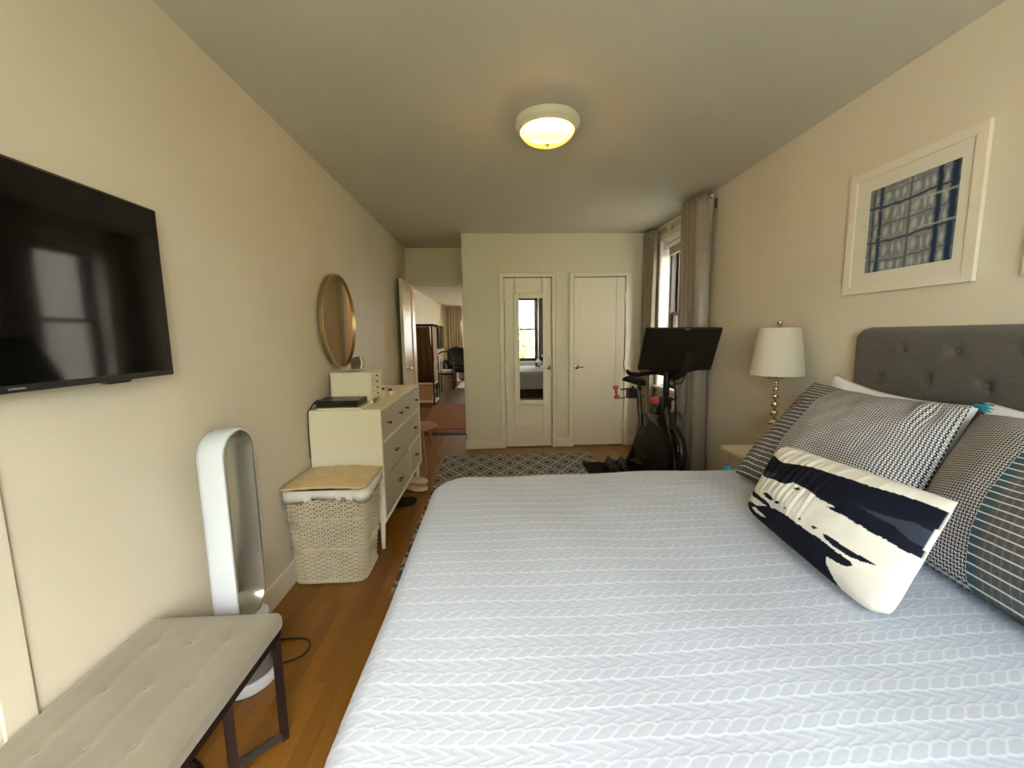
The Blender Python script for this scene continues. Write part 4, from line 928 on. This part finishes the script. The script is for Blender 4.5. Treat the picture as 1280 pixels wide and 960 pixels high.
# ------------------------------------------------------------------ exercise bike (local frame: +y forward)
bk = thing('exercise_bike', 'black exercise bike with a large turned screen in front of the window', 'exercise bike', (1.438, 3.58, .008), None, math.radians(187))
def bb(name, mb, m, sm='auto', parent=bk, **k): return mb.build(name, m, parent, smooth=sm, local=True, **k)
bb('rear_foot', MB().tube([(-.26, -.40, .03), (.26, -.40, .03)], .028, 12), blackmat_m)
bb('front_foot', MB().tube([(-.26, .52, .03), (.26, .52, .03)], .028, 12), blackmat_m)
mb = MB().tube([(0, -.40, .05), (0, -.34, .11), (0, -.22, .30), (0, -.16, .42)], [.035, .04, .042, .036], 14)
mb.tube([(0, -.40, .05), (0, -.1, .09), (0, .30, .10), (0, .52, .05)], [.035, .035, .035, .033], 14)
mb.tube([(0, .30, .10), (0, .05, .30), (0, -.05, .38)], .034, 12)
mb.tube([(0, -.18, .34), (0, .0, .48), (0, .18, .66), (0, .22, .74)], [.04, .045, .045, .04], 14)
mb.tube([(0, .50, .06), (0, .36, .40), (0, .24, .72)], [.033, .035, .04], 14)
bb('frame', mb, blackmat_m)
bb('seat_post', MB().tube([(0, -.165, .40), (0, -.245, .80)], .024, 12).tube([(0, -.225, .812), (0, -.37, .805)], .018, 8), black_m)
mb = MB()
P = []
for i in range(13):
    s = i/12; y = -.42+.30*s; w_ = .105*(1-s)**.8+.024; w_ *= math.sqrt(max(.05, 1-(2*s-1)**8)); P.append([(w_*math.cos(a_), y, .872+(.040*math.sin(a_) if math.sin(a_) > 0 else .020*math.sin(a_))+.016*(1-s)**2) for a_ in [2*PI*j/16 for j in range(16)]]+[])
P = [r_+[r_[0]] for r_ in P]; mb.grid(P); n_ = 17
mb.f.append(tuple(range(15, -1, -1))); mb.f.append(tuple(12*17+j for j in range(16)))
bb('saddle', mb, rubber_m, True)
bb('saddle_clamp', MB().tube([(-.02, -.34, .85), (-.02, -.22, .85)], .004, 6).tube([(.02, -.34, .85), (.02, -.22, .85)], .004, 6).box(-.025, .025, -.29, -.24, .81, .85), chrome_m)
hold = MB().box(-.055, .055, -.40, -.34, .70, .80)
for s in (-1, 1):
    hold.tube([(s*.03, -.37, .78), (s*.075, -.40, .79), (s*.115, -.40, .785)], .007, 6); hold.tube([(s*.03, -.37, .715), (s*.075, -.40, .70), (s*.125, -.40, .70), (s*.135, -.40, .725)], .006, 6)
bb('weight_holder', hold, blackmat_m)
bb('height_lever', MB().box(-.03, .03, -.205, -.135, .40, .455).tube([(-.03, -.16, .43), (-.055, -.13, .40), (-.060, -.12, .32)], [.011, .010, .008], 8), black_m)
bb('belt_cover', MB().lathe([(0, -.03), (.135, -.03), (.145, -.02), (.145, .02), (.135, .03), (0, .03)], (.055, -.02, .28), 48, 'x').prism([(.03, y, z) for y, z in ((-.10, .14), (-.08, .36), (.02, .45), (.10, .54), (.17, .60), (.25, .61), (.33, .56), (.40, .47), (.44, .36), (.44, .24), (.38, .16), (.30, .13))], (.045, 0, 0)), blackmat_m)
bb('flywheel', MB().lathe([(0, -.018), (.19, -.018), (.205, -.026), (.225, -.026), (.23, -.018), (.23, .018), (.225, .026), (.205, .026), (.19, .018), (0, .018)], (-.01, .26, .325), 64, 'x'), mat('flywheel_metal', (.05, .05, .05), .25, metal=.8))
P = []
for i in range(15):
    a_ = -.5+i*2.6/14; P.append((-.01, .26+.262*math.cos(a_), .325+.262*math.sin(a_)))
bb('flywheel_guard', MB().tube(P, .020, 10, flat=1.6), blackmat_m)
bb('brake_housing', MB().lathe([(0, -.045), (.05, -.045), (.075, -.03), (.08, .0), (.075, .03), (.05, .045), (0, .045)], (0, .20, .56), 24, 'x'), black_m)
bb('resistance_knob', MB().lathe([(0, .720), (.020, .722), (.040, .730), (.046, .745), (.045, .765), (.036, .780), (0, .785)], (.028, .13, -.0), 24), red_m)
bb('resistance_stem', MB().tube([(0, .17, .62), (.028, .13, .722)], .014, 8), black_m)
for s in (-1, 1):
    cr_h = bb('crank', MB().tube([(s*.09, -.02, .28), (s*.10, -.02+s*.165, .28-.05*s)], [.020, .015], 8).tube([(0, -.02, .28), (s*.10, -.02, .28)], .02, 10), chrome_m if False else blackmat_m)
    MB().box(s*.11, s*.19, -.02+s*.165-.04, -.02+s*.165+.04, .28-.05*s-.015, .28-.05*s+.015).build('pedal', black_m, cr_h, local=True, bevel=.004)
    bb('bottle_cradle', MB().grid([[(s*(.05+.10*t_), .12+.02*q, .58+.07*t_+.05*math.sin(PI*q/8)*(1-.4*t_)-.02*q/4) for q in range(9)] for t_ in (0, .25, .5, .75, 1)]).tube([(0, .20, .62), (s*.08, .17, .62)], .01, 6), grey_m, True).modifiers.new('t', 'SOLIDIFY').thickness = .012
bb('handlebar_post', MB().tube([(0, .235, .66), (0, .255, 1.03)], .026, 14).box(-.035, .035, .20, .28, .70, .80), blackmat_m)
bb('adjust_lever', MB().tube([(-.03, .24, .78), (-.09, .22, .77), (-.14, .20, .79)], [.010, .009, .006], 8), black_m)
hb_ = MB().tube([(0, .25, 1.00), (0, .12, 1.00)], .022, 12)
for s in (-1, 1): hb_.tube([(0, .12, 1.00), (s*.10, .11, .995), (s*.175, .09, .985), (s*.215, .04, .985), (s*.215, -.02, .99), (s*.205, -.07, 1.005)], [.017, .017, .018, .019, .019, .015], 10)
bb('handlebar', hb_, rubber_m, True)
mb = MB().tube([(-.03, .27, .98), (-.03, .33, 1.00)], .032, 14).tube([(-.04, .31, .97), (-.055, .42, 1.02)], .022, 10)
bb('screen_arm', mb, blackmat_m)
# tilted, swivelled screen (back towards the bed); built in world space, then into the bike's frame
Mi = (Matrix.Translation((1.438, 3.58, .008)) @ Matrix.Rotation(math.radians(187), 4, 'Z')).inverted()
TL, TR_, BL, BR = Vector((1.173, 3.05, 1.388)), Vector((1.778, 3.05, 1.382)), Vector((1.178, 3.225, 1.055)), Vector((1.790, 3.225, 1.042))
nrm = (TR_-TL).cross(BL-TL).normalized(); nrm = nrm if nrm.y < 0 else -nrm     # towards the camera side
bk_t = .026
def quad3(a, b_, c_, d_, t0, t1): return [Mi @ (p_+nrm*t0) for p_ in (a, b_, c_, d_)], [Mi @ (p_+nrm*t1) for p_ in (a, b_, c_, d_)]
def slab(a, b_, c_, d_, t0, t1):
    A_, B_ = quad3(a, b_, c_, d_, t0, t1); return MB().add(A_+B_, [(3, 2, 1, 0), (4, 5, 6, 7), (0, 1, 5, 4), (1, 2, 6, 5), (2, 3, 7, 6), (3, 0, 4, 7)])
scr = slab(TL, TR_, BR, BL, -.026, 0).build('screen_housing', mat('screen_back_plastic', (.006, .006, .006), .5), bk, local=True, bevel=.004)
def SP(u, v, t): return TL.lerp(TR_, u).lerp(BL.lerp(BR, u), v)+nrm*t
slab(SP(.01, .015, 0), SP(.99, .015, 0), SP(.99, .985, 0), SP(.01, .985, 0), -.027, -.0262).build('display', glossblack_m, scr, local=True)
mb = MB(); pts = [Mi @ SP(u, v, .016) for u, v in ((.56, .50), (.72, .50), (.72, .55), (.675, .56), (.67, 1.02), (.595, 1.02), (.605, .56), (.56, .55))]
mb.prism(pts, (Mi.to_3x3() @ (nrm*-.016))); mb.build('screen_mount', mat('mount_plastic', (.022, .023, .023), .45), bk, local=True)
slab(SP(.50, .004, 0), SP(.57, .004, 0), SP(.57, .022, 0), SP(.50, .022, 0), 0, .0015).build('badge', mat('logo_grey', (0, 0, 0)), scr, local=True)
c_ = Mi @ (SP(.60, 1.0, 0)+Vector((0, .07, -.015)))
mb = MB().lathe([(0, -.05), (.055, -.045), (.062, 0), (.055, .045), (0, .05)], c_, 24, 'x'); mb.build('swivel_hub', blackmat_m, bk, smooth='auto', local=True)
mb = MB().prism([Mi @ SP(u, v, -.005) for u, v in ((.12, 1.0), (.85, 1.0), (.72, 1.06), (.25, 1.06))], Mi.to_3x3() @ (nrm*-.03)); mb.build('speaker_bar', black_m, bk, local=True)
pts = [c_+Vector((-.045, .02, -.01)), c_+Vector((-.05, .02, -.06)), c_+Vector((-.02, .02, -.105)), c_+Vector((.03, .02, -.105)), c_+Vector((.055, .02, -.06)), c_+Vector((.05, .02, .0))]
bb('cable', MB().tube(pts, .0055, 8), black_m, True)
bb('cable', MB().tube([(-.03, .29, 1.0), (-.055, .30, .85), (-.075, .28, .70), (-.085, .27, .58), (-.075, .27, .45)], .008, 8), black_m, True)
# coral dumbbells in the holder behind the saddle
def dumbbell(label, x, y, z):
    o = MB().lathe([(0, 0), (.020, 0), (.027, .006), (.027, .028), (.020, .034), (.0125, .040), (.0125, .095), (.020, .101), (.027, .107), (.027, .129), (.020, .135), (0, .135)], (0, 0, 0), 16).build('dumbbell', pink_m, smooth='auto')
    o.location = (x, y, z); o.rotation_euler = (0, math.radians(-8), 0); return tag(o, label, 'dumbbell', 'coral dumbbells on the bike')
pw = Mi.inverted() @ Vector((.150, -.405, .692)); dumbbell('coral dumbbell clipped upright behind the left of the bike saddle', pw.x, pw.y, pw.z)
# cycling shoes
def shoe(label, x, y, rz):
    t = thing('cycling_shoe', label, 'shoe', (x, y, .017), 'black cycling shoes', rz)
    sol = [(0.0, -.13), (.030, -.12), (.034, -.05), (.030, .0), (.044, .07), (.036, .125), (0, .145), (-.036, .125), (-.042, .07), (-.028, 0), (-.032, -.05), (-.030, -.12)]
    MB().prism([(a_, b_, .0) for a_, b_ in sol], (0, 0, .014)).build('sole', black_m, t, local=True, bevel=.003)
    P = []
    for i in range(13):
        s = i/12; y_ = -.125+.26*s; w_ = (.034+.010*math.exp(-((s-.75)/.2)**2))*math.sqrt(max(.08, 1-(2*s-1)**6)); hh = .095-.055*min(1, max(0, (s-.30)/.45)); hh *= math.sqrt(max(.1, 1-max(0, (s-.75)/.27)**2))
        P.append([(w_*math.cos(a_), y_, .014+hh*math.sin(a_)**.8 if math.sin(a_) > 0 else .014) for a_ in [PI*j/12 for j in range(13)]])
    MB().grid(P).build('upper', black_m, t, smooth=True, local=True)
    mb = MB()
    for k in range(3): y_ = -.005+.04*k; z_ = .105-.020*k; mb.tube([(-.036, y_, z_-.045), (-.015, y_, z_-.004), (.015, y_, z_-.004), (.036, y_, z_-.045)], .0025, 6)
    mb.build('strap', mat('reflective_grey', (.16, .16, .15), .3), t, local=True, label='pale straps')
shoe('black cycling shoe on the mat, left of the pair beside the bike', 1.150, 3.80, PI+.12); shoe('black cycling shoe on the mat, right of the pair beside the bike', 1.305, 3.86, PI-.1) if False else shoe('black cycling shoe on the mat, right one of the pair beside the bike', 1.262, 3.80, PI-.05)

# ------------------------------------------------------------------ living room
def rug2():
    t = thing('hall_rug', 'rust red rug on the floor just past the doorway', 'rug', (-.79, 6.85, 0))
    B(-1.16, -.42, 5.80, 7.95, .0, .008).build('rug_field', lrug_m, t)
    mb = MB()
    for (x0, x1, y0, y1) in ((-1.20, -.38, 5.75, 5.80), (-1.20, -.38, 7.95, 8.0), (-1.20, -1.16, 5.80, 7.95), (-.42, -.38, 5.80, 7.95)): mb.box(x0, x1, y0, y1, 0, .009)
    mb.build('rug_border', lrugb_m, t)
rug2()
o = B(-1.0, .4, 10.5, 11.9, 0, .012).build('ivory_rug', wrug_m, bevel=.003); tag(centre(o), 'ivory rug at the far end of the living room floor', 'rug')
rk = thing('garment_rack', 'wooden rack with brown canvas cover and low white shelf, seen through the doorway', 'rack', (-1.42, 8.1, 0))
rx0, rx1, ry0, ry1 = -1.66, -1.20, 7.9, 8.35
for xx in (rx0, rx1):
    for yy in (ry0, ry1): B(xx-.015, xx+.015, yy-.015, yy+.015, 0, 1.56).build('post', espresso_m, rk)
B(rx0-.05, rx1+.05, ry0-.02, ry0+.02, 1.56, 1.60).build('rail', espresso_m, rk); B(rx0-.05, rx1+.05, ry1-.02, ry1+.02, 1.56, 1.60).build('rail', espresso_m, rk)
P = []
for i in range(25):
    s = i/24; row = []
    for z, w_ in ((1.545, .0), (1.2, .02), (.8, .045), (.46, .07)):
        row.append((rx0+.04-w_*.2+(rx1-rx0-.08+w_*1.2)*s, ry0-.03+.02*math.sin(s*20), z))
    P.append(row)
o = MB().grid(P).build('canvas_cover', brownbag_m, rk, smooth=True); o.modifiers.new('t', 'SOLIDIFY').thickness = .01
B(rx1+.02, rx1+.026, ry0, ry1, .46, 1.54).build('side_panel', mat('side_canvas', (.42, .33, .20), .8), rk)
B(rx0, rx1+.03, ry0, ry1, .42, .45).build('shelf', reveal_m, rk); B(rx0, rx1+.03, ry0, ry1, .06, .09).build('shelf', reveal_m, rk)
B(rx0+.04, rx1-.04, ry0+.04, ry1-.04, .092, .40).build('storage_bin', mat('bin_beige', (.40, .34, .25), .8), rk, bevel=.01)
t2 = thing('wall_television', 'dark television on the left wall of the living room', 'television', (LX0, 14.0, .95))
B(LX0+.06, LX0+.10, 13.35, 14.65, .96, 1.72).build('screen', glossblack_m, t2, bevel=.004); B(LX0, LX0+.06, 13.8, 14.2, 1.2, 1.5).build('wall_mount', blackmat_m, t2)
for nm, pth, lb in (('curtain', (-1.75, -1.15), 'left tan curtain panel on the far living room wall'), ('curtain', (-1.05, -.35), 'right tan curtain panel on the far living room wall')):
    t = thing(nm, lb, 'curtain', ((pth[0]+pth[1])/2, LY1-.1, .1), 'tan curtains in the living room'); P = []
    for i in range(91):
        s = i/90; P.append([(pth[0]+(pth[1]-pth[0])*s, LY1-.10+.04*math.sin(s*2*PI*6)+.01*math.sin(s*31), z) for z in (.08, 1.2, 2.47)])
    MB().grid(P).build('cloth', curt2_m, t, smooth=True).modifiers.new('t', 'SOLIDIFY').thickness = .004
# bentwood armchair, bar cart, lounge chair, ball
ac = thing('armchair', 'dark wooden armchair with a white cushion in the living room', 'chair', (-1.28, 10.5, 0))
x0, x1, y0, y1 = -1.50, -1.06, 10.25, 10.75
for xx in (x0, x1):
    B(xx-.018, xx+.018, y0-.018, y0+.018, 0, .42 if xx == x0 else .65).build('leg', espresso_m, ac); B(xx-.018, xx+.018, y1-.018, y1+.018, 0, .65).build('leg', espresso_m, ac)
    B(xx-.02, xx+.02, y0, y1, .63, .66).build('arm', espresso_m, ac)
B(x0, x1, y0, y1, .38, .42).build('seat', espresso_m, ac); B(x0+.02, x1-.02, y0+.02, y1-.02, .42, .49).build('seat_cushion', wrug_m, ac, bevel=.02)
mb = MB().tube([(x0, y1, .6), (x0-.06, y1, .85), (x0+.1, y1+.03, .95), (x1-.1, y1+.03, .95), (x1, y1, .6)], .02, 8); mb.build('backrest', espresso_m, ac)
bc = thing('bar_cart', 'black metal cart beside the rack, holding glassware', 'cart', (-1.50, 9.6, 0))
for xx in (-1.66, -1.30):
    for yy in (9.4, 9.8): MB().tube([(xx, yy, .06), (xx, yy, .80)], .012, 8).build('post', blackmat_m, bc); MB().lathe([(0, -.012), (.03, -.012), (.03, .012), (0, .012)], (xx, yy, .032), 16, 'x').build('wheel', rubber_m, bc)
B(-1.67, -1.29, 9.39, 9.81, .76, .78).build('shelf', wrug_m, bc); B(-1.67, -1.29, 9.39, 9.81, .22, .24).build('shelf', blackmat_m, bc)
for k, (xx, yy, hh) in enumerate(((-1.42, 9.5, .22), (-1.35, 9.6, .16), (-1.50, 9.55, .28))):
    o = MB().lathe([(0, .7805), (.035, .7805), (.038, .78+hh*.6), (.014, .78+hh*.75), (.014, .78+hh), (0, .78+hh)], (xx, yy, 0), 14).build('decanter', mat('bottle_glass', (.25, .24, .22), .08, metal=.3), smooth='auto')
    tag(centre(o), ('medium grey bottle on the cart, middle in height', 'shortest grey bottle on the cart', 'tallest grey bottle on the cart')[k], 'bottle', 'bottles on the cart')
lc = thing('lounge_chair', 'black leather lounge chair with rounded back at the living room far end', 'chair', (-1.2, 12.4, 0))
P = []
for i in range(17):
    s = i/16; a_ = -.4+s*2.2; P.append([(-1.45+.62*j/8, 12.2+.12*math.cos(a_)*1.5+.30*math.sin(a_*.5)+.06*math.sin(PI*j/8), .30+.75*s-.12*(2*j/8-1)**2*s) for j in range(9)])
o = MB().grid(P).build('backrest', leather_m, lc, smooth=True); o.modifiers.new('t', 'SOLIDIFY').thickness = .10
B(-1.45, -.83, 12.0, 12.75, .28, .44).build('seat', leather_m, lc, bevel=.05, seg=4)
for xx in (-1.5, -.8): MB().tube([(xx, 11.98, .30), (xx, 12.0, .58), (xx, 12.4, .62), (xx, 12.8, .5)], .05, 10).build('arm', leather_m, lc, smooth=True)
MB().lathe([(0, 0), (.28, .0), (.28, .02), (.04, .05), (.03, .28), (0, .28)], (-1.14, 12.38, 0), 24).build('pedestal', chrome_m, lc, smooth='auto')
o = MB().lathe([(.07*math.sin(a_)+.0001, .07-.07*math.cos(a_)) for a_ in [k*PI/14 for k in range(15)]], (-1.34, 9.15, .001), 24).build('toy_ball', green_m, smooth=True)
tag(centre(o), 'small green ball on the living room floor beside the rack', 'ball')
sf = thing('sofa', 'dark sofa at the far right of the living room behind the doorway edge', 'sofa', (-.6, 13.9, 0))
B(-1.0, .6, 13.6, 14.4, .12, .42).build('seat', leather_m, sf, bevel=.04, seg=3); B(-1.0, .6, 14.3, 14.6, .42, .85).build('backrest', leather_m, sf, bevel=.04, seg=3)
for xx in (-1.1, .6): B(xx, xx+.14, 13.6, 14.55, .12, .62).build('arm', leather_m, sf, bevel=.03, seg=3)
for xx in (-.9, .5):
    for yy in (13.7, 14.4): B(xx, xx+.05, yy, yy+.05, 0, .12).build('leg', espresso_m, sf)

# ------------------------------------------------------------------ outside, as the mirrors show it
tr_ = thing('garden_tree', 'leafy green tree outside the window behind the camera', 'tree', (1.2, -6.2, -4))
MB().tube([(1.2, -6.2, -4), (1.25, -6.2, -.5), (1.15, -6.3, 1.5)], [.16, .13, .05], 10).build('trunk', bark_m, tr_)
rs = np.random.RandomState(3); mb = MB()
for k in range(5200):
    v_ = rs.normal(size=3); v_ /= np.linalg.norm(v_); q = np.array((1.1, -6.0, .35))+v_*np.array((2.7, 1.3, 1.9))*rs.uniform(.35, 1)**.6
    a_ = rs.normal(size=3); a_ /= np.linalg.norm(a_); b_ = np.cross(a_, v_+.1); b_ /= np.linalg.norm(b_); s = rs.uniform(.05, .10)
    mb.add([q-a_*s, q+b_*s*.45, q+a_*s, q-b_*s*.45], [(0, 1, 2, 3)])
mb.build('foliage', leaf_m, tr_, kind='stuff', fixn=False)
def building(label, x0, x1, y0, y1, z0, z1, face, fm=None):
    t = thing('apartment_building', label, 'building', ((x0+x1)/2, (y0+y1)/2, z0)); B(x0, x1, y0, y1, z0, z1).build('facade', fm or bldg_m, t)
    for i in range(5):
        for j in range(4):
            z = z0+1.5+j*3
            if face == 'y': x = x0+(x1-x0)*(i+.5)/5; f = B(x-.5, x+.5, y1, y1+.06, z, z+1.6).build('window', reveal_m, t); B(x-.42, x+.42, y1+.06, y1+.07, z+.08, z+1.5).build('pane', dark_glass_m, f)
            else: y = y0+(y1-y0)*(i+.5)/5; f = B(x0-.06, x0, y-.5, y+.5, z, z+1.6).build('window', reveal_m, t); B(x0-.07, x0-.06, y-.42, y+.42, z+.08, z+1.5).build('pane', dark_glass_m, f)
building('pale stucco building beyond the tree, seen in the door mirror', -5, 7, -16, -13, -6, 7, 'y')
building('grey brown building wall across from the side window, reflected in the television', 5.6, 9, -4, 24, -6, 11.5, 'x', mat('grey_brown_stucco', (.19, .17, .145), .9, var=.15, vscale=1.2))
gd = B(-60, 60, -60, 60, -6.2, -6.0).build('ground', mat('ground_grey', (.38, .37, .32), .95), kind='structure')
